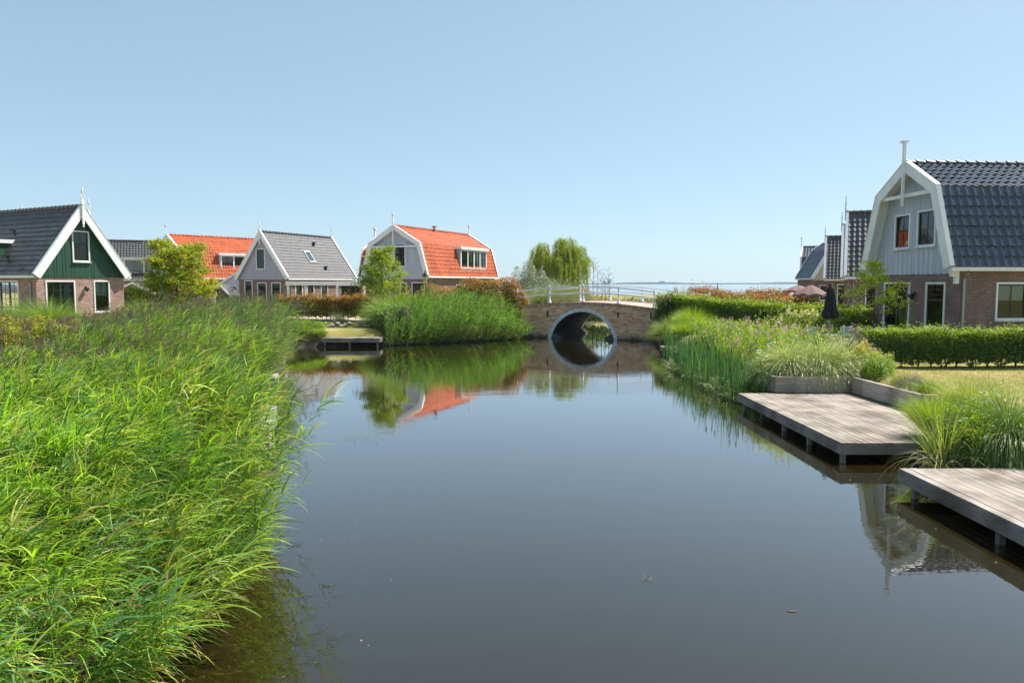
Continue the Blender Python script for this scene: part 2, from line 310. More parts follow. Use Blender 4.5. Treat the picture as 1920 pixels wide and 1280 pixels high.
def ground_z(X, Y):
    X = np.asarray(X, float); Y = np.asarray(Y, float); d = canal_sd(X, Y)
    top = 0.9 + 0.35 * sst(6, 16, d)
    top = top + 0.05 * np.sin(X * 0.31 + 1.3) * np.cos(Y * 0.27) * sst(1.5, 6, d)
    z = np.where(d > 0, 0.25 + (top - 0.25) * sst(0.0, 1.0, d), -0.15 - 0.6 * sst(0, 0.8, -d))
    s = (X - BX) * ux + (Y - BY) * uy; t = (X - BX) * vx + (Y - BY) * vy
    a = np.abs(s); rampz = np.where(a < 5.2, bridge_z(5.2), bridge_z(5.2) - (a - 5.2) * 0.075)
    w = sst(-1.8, 0.25, t) * (1 - sst(6.1, 9, t)); w = np.where(a < 5.2, np.where((t > 0.3) & (t < 6.2), 1, 0), w)
    z = np.where((d > 0) & (a < 20), np.maximum(z, z + (rampz - 0.06 - z) * w * (rampz > z)), z)
    lake = sst(165, 178, Y + 6 * np.sin(X * 0.05) + np.clip(-X * 0.6, 0, 400)); z = z * (1 - lake) - 1.2 * lake
    return z
def gz(x, y): return float(ground_z(np.array([x]), np.array([y]))[0])
xs = np.concatenate([[-6600, -2500, -900, -400, -200, -120], np.arange(-80, -30, 2.5), np.arange(-30, 26, 0.3), np.arange(26, 80, 2.5), [90, 120, 180, 300, 600, 1500, 6600]])
ys = np.concatenate([[-300, -200, -60, -30, -15], np.arange(-8, 58, 0.3), np.arange(58, 110, 1.5), np.arange(110, 190, 5), [210, 260, 400, 700, 1500]])
GX, GY = np.meshgrid(xs, ys); GZ = ground_z(GX, GY)
def grid_faces(nr, nc):
    i = np.arange(nr - 1)[:, None] * nc + np.arange(nc - 1)[None, :]; return np.stack([i, i + 1, i + nc + 1, i + nc], -1).reshape(-1, 4)
np_mesh('ground', np.stack([GX, GY, GZ], -1).reshape(-1, 3), grid_faces(len(ys), len(xs)), M['ground'], smooth=True)['kind'] = 'structure'
def sheet(name, x0, x1, y0, y1, z, mat):
    m = MB(); m.poly([(x0, y0, z), (x1, y0, z), (x1, y1, z), (x0, y1, z)]); o = m.build(name, mat); o['kind'] = 'structure'; return o
sheet('canal_water', -60, 60, -200, 140, 0.0, M['canal'])
sheet('lake_water', -6600, 6600, 140, 7600, 0.0, M['lake'])

# ------------------------------------------------------------------ vegetation generators (numpy)
rng = np.random.default_rng(7)
def nrm(a): return a / (np.linalg.norm(a, axis=-1, keepdims=True) + 1e-9)
def palette(n, cols, w=None, jit=0.18):
    cols = np.array(cols); w = None if w is None else np.array(w) / sum(w)
    c = cols[rng.choice(len(cols), n, p=w)]; return np.clip(c * (1 + jit * rng.normal(size=(n, 1))) * (1 + 0.05 * rng.normal(size=(n, 3))), 0.004, 1)
def ribbons(P0, D, L, Wd, droop, seg=4, col=None, wind=(0, 0, 0), shape='leaf', side=None):
    n = len(P0); P = P0.copy(); D = nrm(D); L = np.broadcast_to(L, (n,))[:, None]; Wd = np.broadcast_to(Wd, (n,))[:, None]; dr = np.broadcast_to(droop, (n,))[:, None]
    if side is None:
        side = np.cross(D, nrm(rng.normal(size=(n, 3)) * 0.6 + np.array([0, 0, 1.0]))); side = nrm(side)
    ws = {'leaf': lambda t: min(1, 0.45 + 2.6 * t) * (1 - t) ** 0.7 if t < 1 else 0.02, 'stalk': lambda t: 1 - 0.6 * t}[shape]
    rows = []
    for k in range(seg + 1):
        w = Wd * 0.5 * max(ws(k / seg), 0.03); rows.append(P - side * w); rows.append(P + side * w)
        P = P + D * L / seg; D = nrm(D + (np.array([0, 0, -1.0]) * dr + np.array(wind)) / seg)
        side = nrm(side - D * np.sum(side * D, -1, keepdims=True))
    V = np.stack(rows, 1).reshape(-1, 3)
    b = (np.arange(n) * (2 * (seg + 1)))[:, None]; k = (np.arange(seg) * 2)[None, :]
    F = np.stack([b + k, b + k + 1, b + k + 3, b + k + 2], -1).reshape(-1, 4)
    Cc = np.repeat(col, 2 * (seg + 1), axis=0) if col is not None else None
    return V, F, Cc
def leafq(P, size, col, up=0.5, asp=0.55, nrml=None):
    n = len(P); nr = nrm(rng.normal(size=(n, 3)) + np.array([0, 0, up]) if nrml is None else nrml + 0.7 * rng.normal(size=(n, 3)))
    a = nrm(np.cross(nr, rng.normal(size=(n, 3)))); b = np.cross(nr, a); s = np.broadcast_to(size, (n,))[:, None] * rng.uniform(0.7, 1.3, (n, 1))
    V = np.stack([P - a * s, P + b * s * asp + nr * s * 0.15, P + a * s, P - b * s * asp + nr * s * 0.15], 1).reshape(-1, 3)
    return V, np.arange(4 * n).reshape(-1, 4), np.repeat(col, 4, axis=0)
def join(parts):
    Vs, Fs, Cs, o = [], [], [], 0
    for V, F, Cc in parts: Vs.append(V); Fs.append(F + o); Cs.append(Cc); o += len(V)
    return np.concatenate(Vs), np.concatenate(Fs), np.concatenate(Cs)
def foliage(name, parts, mat, parent=None):
    V, F, Cc = join(parts); return np_mesh(name, V, F, mat, parent, col=Cc)

def inpoly(X, Y, poly):
    ins = np.zeros(X.shape, bool); P = poly
    for (ax, ay), (bx, by) in zip(P, P[1:] + P[:1]):
        ins ^= ((ay > Y) != (by > Y)) & (X < (bx - ax) * (Y - ay) / (by - ay + 1e-12) + ax)
    return ins
def scatter(poly, dens):
    P = np.array(poly); x0, y0 = P.min(0); x1, y1 = P.max(0); n = int((x1 - x0) * (y1 - y0) * dens)
    X = rng.uniform(x0, x1, n); Y = rng.uniform(y0, y1, n); k = inpoly(X, Y, poly); return X[k], Y[k]

GREEN_REED = [(0.17, 0.29, 0.035), (0.24, 0.36, 0.05), (0.09, 0.18, 0.035), (0.30, 0.34, 0.06), (0.14, 0.24, 0.09)]
def reeds(X, Y, h0, h1, nleaf, leafL, leafW, cols=GREEN_REED, cw=(5, 5, 4, 1.5, 1.5), wind=(0.55, -0.25), lean=0.25, seg=4, plume=0.0, zbase=None, dead=0.08, patch=None, hf=None, sw=0.009, zt=None, tlo=.22, clump=0.0, cs=1.0, edgelean=.5, comb=False):
    n = len(X); Z = ground_z(X, Y) if zbase is None else zbase
    Z = np.maximum(Z, -0.1); P0 = np.stack([X, Y, Z - 0.05], -1); H = rng.uniform(h0, h1, n)
    if hf is not None: H = H * hf(X, Y)
    if zt is not None: H = (zt(X, Y) - Z) * rng.uniform(.78, 1.06, n)
    H *= 1 + 0.10 * np.sin(X * 1.7 + Y * 0.6) * np.cos(Y * 1.1 - X * .4)
    cl = np.zeros(n); cgx = np.zeros(n); cgy = np.zeros(n)
    if clump > 0:      # plants grow in rounded clumps that splay outwards
        x0_, x1_, y0_, y1_ = X.min(), X.max(), Y.min(), Y.max(); K = max(4, int((x1_ - x0_) * (y1_ - y0_) / (2.2 * cs * cs)))
        cx_ = rng.uniform(x0_, x1_, K); cy_ = rng.uniform(y0_, y1_, K); ch_ = rng.uniform(-.5, 1, K); best = np.full(n, 1e9); bi = np.zeros(n, int)
        for j in range(K):
            dd = (X - cx_[j]) ** 2 + (Y - cy_[j]) ** 2; m_ = dd < best; best = np.where(m_, dd, best); bi = np.where(m_, j, bi)
        dist = np.sqrt(best); cl = ch_[bi] * .6 + .8 * (1 - np.clip(dist / (1.0 * cs), 0, 1.4)) - .25; H = H * (1 + clump * cl); H = np.maximum(H, .5)
        cgx = (X - cx_[bi]) / (cs * 1.0); cgy = (Y - cy_[bi]) / (cs * 1.0)
    az = rng.uniform(0, 2 * pi, n); ln = rng.normal(0, 0.09, (n, 2)) + np.array(wind)[None] * lean
    edge = np.clip(1.0 - canal_sd(X, Y) / 1.3, 0, 1); ln[:, 0] += cgx * .2; ln[:, 1] += cgy * .2; ln[:, 0] += edge * rng.uniform(0.0, edgelean, n); ln[:, 1] -= 0.15 * edge
    top = P0 + np.concatenate([ln * H[:, None], (H * (1 - 0.25 * np.hypot(ln[:, 0], ln[:, 1])))[:, None]], -1)
    bc = palette(n, cols, cw, 0.15)
    if patch is not None: bc = bc * patch(X, Y)[:, None]
    parts = []
    # stalks, bent slightly: two straight pieces
    D = top - P0; Ls = np.linalg.norm(D, axis=1); sd = np.stack([np.cos(az), np.sin(az), 0 * az], -1)
    parts.append(ribbons(P0, D + np.array([0, 0, 0.25]) * H[:, None], Ls, sw, 0.25, 3, bc * np.array([0.75, 0.7, 0.9]), shape='stalk', side=sd))
    m = n * nleaf; i = np.repeat(np.arange(n), nleaf); t = np.tile(np.linspace(tlo, 1.0, nleaf), n) + rng.normal(0, 0.03, m); t = np.clip(t, 0.1, 1.02)
    P = P0[i] + (top - P0)[i] * t[:, None]
    a = rng.normal(np.arctan2(wind[1] + .55 * cgy, wind[0] + .55 * cgx)[i], .75, m); el = np.clip(rng.normal(0.75 + 0.35 * (t > 0.85), 0.25), 0.1, 1.45)
    if comb:
        k = rng.random(m) < .8; a = np.where(k, rng.normal(np.arctan2(wind[1] + .35 * cgy, wind[0] + .35 * cgx)[i], .5, m), a); el = np.where(k, np.clip(rng.normal(.50, .22, m) + .25 * (t > .9), .0, 1.3), el)
    Dv = np.stack([np.cos(a) * np.cos(el), np.sin(a) * np.cos(el), np.sin(el)], -1)
    L = leafL * rng.uniform(0.65, 1.2, m) * np.where(t > 0.93, 0.75, 1)
    lc = bc[i] * (1 + 0.16 * rng.normal(size=(m, 1)))
    dm = (rng.random(m) < dead * np.where(t < 0.45, 3.2, 0.35)); lc[dm] = palette(int(dm.sum()), [(0.42, 0.30, 0.12), (0.30, 0.20, 0.09), (0.5, 0.44, 0.12)])
    parts.append(ribbons(P, Dv, L, leafW * rng.uniform(0.6, 1.25, m), rng.uniform(0.35, 1.3, m) if comb else rng.uniform(0.6, 2.3, m), seg, np.clip(lc, 0.01, 1), wind=(0.35 * wind[0], 0.35 * wind[1], 0)))
    if plume > 0:
        k = np.where(rng.random(n) < plume)[0]; q = 26; ii = np.repeat(k, q); tt = rng.uniform(0, 0.32, len(ii))
        Pp = top[ii] + np.stack([0.10 * wind[0] + 0 * tt, 0 * tt, tt - .05], -1) + rng.normal(0, 0.02, (len(ii), 3))
        aa = rng.uniform(0, 2 * pi, len(ii)); Dp = np.stack([np.cos(aa) * 0.6 + .3, np.sin(aa) * 0.6, 0.7 + 0 * aa], -1)
        parts.append(ribbons(Pp, Dp, 0.13, 0.018, 1.6, 2, palette(len(ii), [(0.13, 0.075, 0.065), (0.19, 0.12, 0.09), (0.09, 0.055, 0.05)])))
    return parts

def tussock(name, label, cat, x, y, r, h, n, cols, width=0.012, droop=2.0, z=None, seg=5, spread=0.9, mat='reed', group=None, squash=(1, 1), tips=None, wind=(0, 0)):
    z = gz(x, y) if z is None else z
    a = rng.uniform(0, 2 * pi, n); q = np.sqrt(rng.random(n)); P0 = np.stack([np.cos(a) * q * r * 0.35 * squash[0], np.sin(a) * q * r * 0.35 * squash[1], 0 * a - 0.04], -1)
    el = np.clip(pi / 2 - spread * q * rng.uniform(0.5, 1.1, n), 0.25, 1.55); a2 = a + rng.normal(0, 0.35, n)
    D = np.stack([np.cos(a2) * np.cos(el) * squash[0] + wind[0], np.sin(a2) * np.cos(el) * squash[1] + wind[1], np.sin(el)], -1)
    L = h * rng.uniform(0.75, 1.25, n) * 1.25
    o = foliage(name, [ribbons(P0, D, L, width, rng.uniform(0.7, 1.2, n) * droop, seg, palette(n, cols, jit=0.22))], M[mat])
    if tips is not None:
        V = np.empty(len(o.data.vertices) * 3, np.float32); o.data.vertices.foreach_get('co', V); V = V.reshape(n, -1, 3); k = rng.choice(n, int(n * 0.3), replace=False)
        E = V[k, -4]; Dd = nrm(V[k, -4] - V[k, -8]); foliage('seed_head', [ribbons(E, Dd, h * 0.18, width * 2.2, 1.0, 2, palette(len(k), tips))], M[mat], o)
    o.location = (x, y, z); tag(o, label, cat, group); return o
def bush(name, label, cat, x, y, rx, ry, h, n, size, cols, w=None, z=None, topcols=None, topw=0.3, mat='leaf', lob=0.25, group=None, twigs=True, floor=0.0):
    z = gz(x, y) if z is None else z
    u = nrm(rng.normal(size=(n, 3))); u[:, 2] = np.abs(u[:, 2]); q = rng.random(n) ** 0.33 * 0.55 + 0.45; q = np.minimum(q, 1)
    ph = rng.uniform(0, 6, 6); bump = 1 + lob * (np.sin(3 * u[:, 0] * 2 + ph[0]) * np.sin(4 * u[:, 1] + ph[1]) + 0.6 * np.sin(9 * u[:, 0] + ph[2]) * np.sin(8 * u[:, 2] + ph[3]) * np.cos(7 * u[:, 1] + ph[4]))
    P = u * (q * bump)[:, None] * np.array([rx, ry, h]); P[:, 2] = np.maximum(P[:, 2], floor)
    c = palette(n, cols, w)
    if topcols is not None:
        k = (rng.random(n) < topw * np.clip(P[:, 2] / h * 1.3, 0, 1.2)) & (q > 0.8); c[k] = palette(int(k.sum()), topcols)
    r = thing(name, label, cat, (x, y, z), 0, group)
    foliage('foliage', [leafq(P, size, c, nrml=u * 0.8 + np.array([0, 0, .4]))], M[mat], r)
    if twigs:
        m = MB()
        for i in range(9):
            a = random.uniform(0, 6.28); m.tube([(0.1 * cos(a), 0.1 * sin(a), -0.1), (0.35 * rx * cos(a), 0.35 * ry * sin(a), h * .45), (0.7 * rx * cos(a), 0.7 * ry * sin(a), h * .72)], [0.03, 0.018, 0.006], 5)
        m.build('stem', M['bark'], r)
    return r
def hedge(name, label, path, width, h, dens, size, cols, topcols=None, topw=0.8, tophi=0.3, gap=0.12, lump=0.05, z=None, sprig=0.08):
    """path: list of (x,y,[height]); an upright clipped hedge with stems showing at the foot"""
    r = thing(name, label, 'hedge', (0, 0, 0)); Ps, Ns, Tf = [], [], []; m = MB()
    for (a, b) in zip(path, path[1:]):
        ax, ay = a[:2]; bx, by = b[:2]; ha = a[2] if len(a) > 2 else h; hb = b[2] if len(b) > 2 else h
        L = math.hypot(bx - ax, by - ay); n = int(dens * L * (2 * h + width)); t = rng.random(n); dx, dy = (bx - ax) / L, (by - ay) / L; nx_, ny_ = -dy, dx
        per = rng.random(n) * (2 * h + width); H = ha + (hb - ha) * t
        side = np.where(per < h, -1, np.where(per < 2 * h, 1, 0)); hh = np.where(side == 0, 1.0, np.where(per < h, per, per - h) / h)
        off = np.where(side == 0, rng.uniform(-.5, .5, n), side * 0.5) * width
        dep = np.abs(rng.normal(0, 0.09, n)); X0 = ax + (bx - ax) * t; Y0 = ay + (by - ay) * t
        lump_ = lump * (np.sin(t * L * 2.3 + hh * 3) + np.sin(t * L * 5.1 + 2) * np.cos(hh * 6))
        off = off - side * dep + side * lump_ + side * rng.normal(0, 0.03, n)
        zz = gap + (H - gap) * hh - (side == 0) * dep + (hh > 0.93) * (rng.exponential(sprig, n) + lump_ * .6)
        zz = np.where(hh < 0.12, zz + 0.1 * np.sin(t * L * 7), zz)
        X = X0 + nx_ * off; Y = Y0 + ny_ * off; G = ground_z(X0, Y0) if z is None else z
        Ps.append(np.stack([X, Y, G + zz], -1)); Ns.append(np.stack([nx_ * side, ny_ * side, (side == 0) + 0.3], -1)); Tf.append(hh)
        # inner mass of leaves and stems so nothing shows through
        k = int(n * 0.35); t2 = rng.random(k); X0 = ax + (bx - ax) * t2; Y0 = ay + (by - ay) * t2; o2 = rng.uniform(-.38, .38, k) * width; G = ground_z(X0, Y0) if z is None else z
        Ps.append(np.stack([X0 + nx_ * o2, Y0 + ny_ * o2, G + gap + (ha + (hb - ha) * t2 - gap - .05) * rng.random(k)], -1)); Ns.append(rng.normal(size=(k, 3))); Tf.append(np.zeros(k))
        for j in range(int(L / 0.45) + 1):
            tt = (j + random.uniform(-.2, .2)) * 0.45 / L; tt = min(max(tt, 0), 1); x = ax + (bx - ax) * tt; y = ay + (by - ay) * tt; g = gz(x, y) if z is None else z
            for _ in range(3):
                m.tube([(x, y, g - .05), (x + random.uniform(-.06, .06), y + random.uniform(-.06, .06), g + gap + .05), (x + random.uniform(-.2, .2), y + random.uniform(-.15, .15), g + gap + .45)], [.018, .014, .006], 4, False)
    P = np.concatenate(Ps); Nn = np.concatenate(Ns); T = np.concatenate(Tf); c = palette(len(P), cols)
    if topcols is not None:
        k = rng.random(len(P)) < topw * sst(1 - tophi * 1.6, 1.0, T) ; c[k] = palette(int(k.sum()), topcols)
    foliage('foliage', [leafq(P, size, c, nrml=Nn)], M['leaf'], r); m.build('stem', M['bark'], r); return r

def tree(name, label, x, y, h, cr, trunk_r, nlimb, leafn, size, cols, w=None, first=0.3, z=None, up=0.35, sub=7, spread=0.30, seed=1, flat=0.55, bare=False, shape=None, cat='tree'):
    R = random.Random(seed); z = gz(x, y) if z is None else z; r = thing(name, label, cat, (x, y, z)); m = MB()
    tp = [(0, 0, -.2)]; 
    for k in range(1, 7): tp.append((R.uniform(-.06, .06) * h * .12 * k / 2, R.uniform(-.06, .06) * h * .12 * k / 2, h * .95 * k / 6))
    m.tube(tp, [trunk_r * (1.25 if k == 0 else 1) * (1 - k / 6.6) for k in range(7)], 8); tips = []
    for i in range(nlimb):
        f = first + (0.97 - first) * (i + R.random() * .6) / nlimb; zc = f * h * .95; k = min(int(f * 6), 5); fr = f * 6 - k
        b = [tp[k][j] + (tp[k + 1][j] - tp[k][j]) * fr for j in range(3)]; a = i * 2.4 + R.uniform(-.5, .5)
        rad = cr * (shape(f) if shape else (math.sin(pi * min(1, (f - first * .6) / (1 - first * .6)) ** 0.8) ** .6 * .9 + .12)) * R.uniform(.75, 1.1)
        e = [b[0] + rad * cos(a), b[1] + rad * sin(a), b[2] + up * rad + R.uniform(-.1, .2)]
        mid = [b[0] + rad * .5 * cos(a + R.uniform(-.2, .2)), b[1] + rad * .5 * sin(a + R.uniform(-.2, .2)), b[2] + up * rad * .75]
        m.tube([b, mid, e], [trunk_r * .42 * (1 - f * .5), trunk_r * .25 * (1 - f * .5), .012], 5, False); tips.append(e)
        for q in range(sub):
            t = R.uniform(.25, 1); o = [b[j] + (mid[j] - b[j]) * t * 2 for j in range(3)] if t < .5 else [mid[j] + (e[j] - mid[j]) * (t - .5) * 2 for j in range(3)]
            aa = a + R.uniform(-1.5, 1.5); l = rad * R.uniform(.2, .5); s = [o[0] + l * cos(aa), o[1] + l * sin(aa), o[2] + l * R.uniform(-.1, .8)]
            m.tube([o, s], [.018, .005], 4, False); tips.append(s)
    m.build('trunk', M['bark'], r)
    if not bare:
        T = np.array(tips); n = leafn * len(T); i = np.repeat(np.arange(len(T)), leafn); sc_ = rng.uniform(.6, 1.4, len(T))[i]
        P = T[i] + rng.normal(size=(n, 3)) * np.array([spread, spread, spread * flat]) * sc_[:, None]
        tint = palette(len(T), cols, w, .12)[i]; c = np.clip(tint * .5 + palette(n, cols, w) * .5, .01, 1)
        foliage('crown', [leafq(P, size, c, up=.8)], M['leaf'], r)
    return r
# ------------------------------------------------------------------ houses
def offset_line(P, w):
    """polyline moved inward (down/inside of a roof profile) by w, mitred"""
    P = [np.array(p, float) for p in P]; out = []
    for i, p in enumerate(P):
        ns = []
        if i > 0: d = P[i] - P[i - 1]; d /= np.linalg.norm(d); ns.append(np.array([d[1], -d[0]]))
        if i < len(P) - 1: d = P[i + 1] - P[i]; d /= np.linalg.norm(d); ns.append(np.array([d[1], -d[0]]))
        if len(ns) == 1: out.append(p + ns[0] * w)
        else:
            b = ns[0] + ns[1]; b /= np.linalg.norm(b); out.append(p + b * w / max(b @ ns[0], .3))
    return out
def L_(a, b): return abs(a * 1000 + b * 77) % 99999
def tiles(name, A, B, y0, y1, mat, parent, tw=0.30, th=0.36, amp=0.03, lip=0.024, q=6, fine=True):
    """one slope of pantiles: A=(x,z) at the eave, B=(x,z) at the top, running y0..y1"""
    A = np.array(A, float); B = np.array(B, float); d = B - A; Ls = np.linalg.norm(d); d /= Ls; nr = np.array([-d[1], d[0]]);
    if nr[1] < 0: nr = -nr
    nt = max(1, int(round((y1 - y0) / tw))); ns = max(1, int(round(Ls / th))); Y = np.linspace(y0, y1, nt * q + 1); ph = (np.arange(nt * q + 1) % q) / q
    wave = amp * np.array([0.0, 0.75, 1.0, 0.7, 0.12, -0.12])[np.arange(nt * q + 1) % q] if q == 6 else amp * np.cos(2 * pi * ph)
    V = []; F = []; nc = len(Y); q0 = np.arange(nc - 1); jit = np.repeat(np.random.default_rng(int(L_(Ls, y1))).normal(0, .004, (ns, nt)), q, axis=1)
    for i in range(ns):
        jj = np.concatenate([jit[i], jit[i][-1:]])
        for (f0, o0), (f1, o1) in (((i / ns, lip), ((i + 1) / ns, 0.0)), ((i / ns, lip - .03 - lip * .2), (i / ns, lip))):
            e = len(V) * nc
            for f, o in ((f0, o0), (f1, o1)):
                s_ = f * Ls; off = wave + o + jj; V.append(np.stack([A[0] + d[0] * s_ + nr[0] * off, Y, A[1] + d[1] * s_ + nr[1] * off], -1))
            F.append(np.stack([e + q0, e + q0 + 1, e + nc + q0 + 1, e + nc + q0], -1))
    V = np.concatenate(V); F = np.concatenate(F)
    if d[0] > 0: F = F[:, ::-1]
    return np_mesh(name, V, F, mat, parent, smooth=True)
def strip_wall(mb, fn, brk, lo, top, holes, rev=0.12, d=0.0):
    B = sorted(set([round(b, 4) for b in brk] + [round(h[0], 4) for h in holes] + [round(h[1], 4) for h in holes]))
    B = [b for b in B if brk[0] - 1e-6 <= b <= max(brk) + 1e-6]
    for a, b in zip(B, B[1:]):
        if b - a < 1e-4: continue
        mid = (a + b) / 2; hs = sorted([h for h in holes if h[0] < mid < h[1]], key=lambda h: h[2]); z = lo
        for h in hs:
            if h[2] > z + 1e-3: mb.poly([fn(a, d, z), fn(b, d, z), fn(b, d, h[2]), fn(a, d, h[2])], [(a, z), (b, z), (b, h[2]), (a, h[2])])
            z = h[3]
        mb.poly([fn(a, d, z), fn(b, d, z), fn(b, d, top(b)), fn(a, d, top(a))], [(a, z), (b, z), (b, top(b)), (a, top(a))])
    for (a, b, z0, z1) in (holes if rev else ()):
        for p, q in (((a, z0), (a, z1)), ((a, z1), (b, z1)), ((b, z1), (b, z0)), ((b, z0), (a, z0))):
            mb.poly([fn(p[0], d, p[1]), fn(q[0], d, q[1]), fn(q[0], d - rev, q[1]), fn(p[0], d - rev, p[1])])
def window(parent, fn, u0, u1, z0, z1, sash='darksash', cols=2, rows=2, style='win', off=0.0, curtain=None, halves=1, inside=True):
    nm = 'door' if style == 'door' else 'window'; f = MB(); w = 0.075; o0, o1 = off - 0.08, off + 0.035
    f.box(u0, u0 + w, o0, o1, z0, z1, fn); f.box(u1 - w, u1, o0, o1, z0, z1, fn); f.box(u0 + w, u1 - w, o0, o1, z1 - w, z1, fn)
    if style != 'door': f.box(u0 + w, u1 - w, o0, o1, z0, z0 + w, fn)
    o = f.build(nm, M['white'], parent)
    if style != 'door':
        s = MB(); s.box(u0 - .04, u1 + .04, off + .003, off + .10, z0 - .05, z0 - .003, fn); s.build('sill', M['stone'], o)
    a0, a1, b0, b1 = u0 + w, u1 - w, z0 + (w if style != 'door' else 0.02), z1 - w; s = MB(); q = 0.055
    s0, s1 = off - 0.075, off - 0.01
    edges = [a0 + (a1 - a0) * i / halves for i in range(halves + 1)]
    for e0, e1 in zip(edges, edges[1:]):
        s.box(e0, e0 + q, s0, s1, b0, b1, fn); s.box(e1 - q, e1, s0, s1, b0, b1, fn); s.box(e0 + q, e1 - q, s0, s1, b0, b0 + q * (2.2 if style == 'door' else 1), fn); s.box(e0 + q, e1 - q, s0, s1, b1 - q, b1, fn)
    if style == 'sash': zt = b0 + (b1 - b0) * .62; s.box(a0 + q, a1 - q, s0, s1 + .004, zt - .03, zt + .03, fn)
    s.build('sash', M[sash], o)
    g = MB(); bw = 0.012
    for e0, e1 in zip(edges, edges[1:]):
        for i in range(1, cols):
            uu = e0 + (e1 - e0) * i / cols; lo = b0 + q if style != 'sash' else zt + .03
            g.box(uu - bw, uu + bw, off - .058, off - .032, lo, b1 - q, fn)
        for i in range(1, rows):
            zz = (b0 + (b1 - b0) * i / rows) if style != 'sash' else zt + (b1 - zt) * i / rows
            g.box(e0 + q, e1 - q, off - .055, off - .035, zz - bw, zz + bw, fn)
    if g.v: g.build('glazing_bar', M[sash], o)
    p = MB(); p.poly([fn(a0 + .02, off - .045, b0 + .02), fn(a1 - .02, off - .045, b0 + .02), fn(a1 - .02, off - .045, b1 - .02), fn(a0 + .02, off - .045, b1 - .02)]); p.build('pane', M['glass'], o)
    if curtain:
        c = MB()
        if curtain == 'blind': c.box(a0 + .01, a1 - .01, off - .11, off - .09, b0 - .02, b0 + (b1 - b0) * .60, fn); mt = 'blind'
        elif curtain == 'top': c.box(a0 + .01, a1 - .01, off - .12, off - .10, b0 + (b1 - b0) * .52, b1 + .02, fn); mt = 'curtain'
        elif curtain == 'full': c.box(a0 - .02, a1 + .02, off - .26, off - .24, b0 - .02, b1 + .02, fn); mt = 'curtain'
        else:
            mt = 'curtain'
            for k in range(10):
                aa = a1 - (a1 - a0) * .30 * k / 10; c.box(aa - .03, aa, off - .2 - .04 * (k % 2), off - .18 - .04 * (k % 2), b0, b1, fn)
        c.build('curtain', M[mt], o)
    return o
class Flat:
    def __init__(s, pts): s.p = sorted(pts)
    def __call__(s, u):
        P = s.p
        if u <= P[0][0]: return P[0][1]
        for (a, b), (c, d) in zip(P, P[1:]):
            if u <= c: return b + (d - b) * (u - a) / (c - a)
        return P[-1][1]
def finial(parent, x, y, z, kind, h=1.0):
    m = MB()
    if kind == 'spear':
        m.box(x - .06, x + .06, y - .05, y + .03, z - 1.05, z + .32); m.box(x - .035, x + .035, y - .04, y + .02, z - 1.2, z - 1.05); m.box(x - .10, x + .10, y - .07, y + .05, z + .12, z + .30)
        R = 0.17
        for sgn in (-1, 1):
            pts = [(x + sgn * .115 * sin(pi * t) * (1 - .25 * t), y, z + .34 + .50 * t) for t in np.linspace(0, 1, 9)]; m.tube(pts, 0.028, 6)
        m.tube([(x, y, z + .82), (x, y, z + .88), (x, y, z + .96), (x, y, z + 1.22)], [.03, .065, .05, .008], 7)
        m.tube([(x, y, z + .32), (x, y, z + .42)], [.05, .03], 7)
    elif kind == 'pipe':
        m.box(x - .048, x + .048, y - .07, y + .03, z - 1.55, z + h)
        m.box(x - .05, x + .05, y - .06, y + .03, z - 1.7, z - 1.55)
        m.box(x - .075, x + .075, y - .10, y + .06, z + h, z + h + .03); m.box(x - .12, x + .12, y - .14, y + .10, z + h + .03, z + h + .09)
    elif kind == 'rod':
        m.tube([(x, y, z - .5), (x, y, z + h)], [.05, .02], 6); m.tube([(x, y, z + h * .5), (x, y, z + h * .55), (x, y, z + h * .62)], [.02, .06, .02], 6)
    return m.build('finial', M['white'] if kind != 'rod' else M['zinc'], parent)
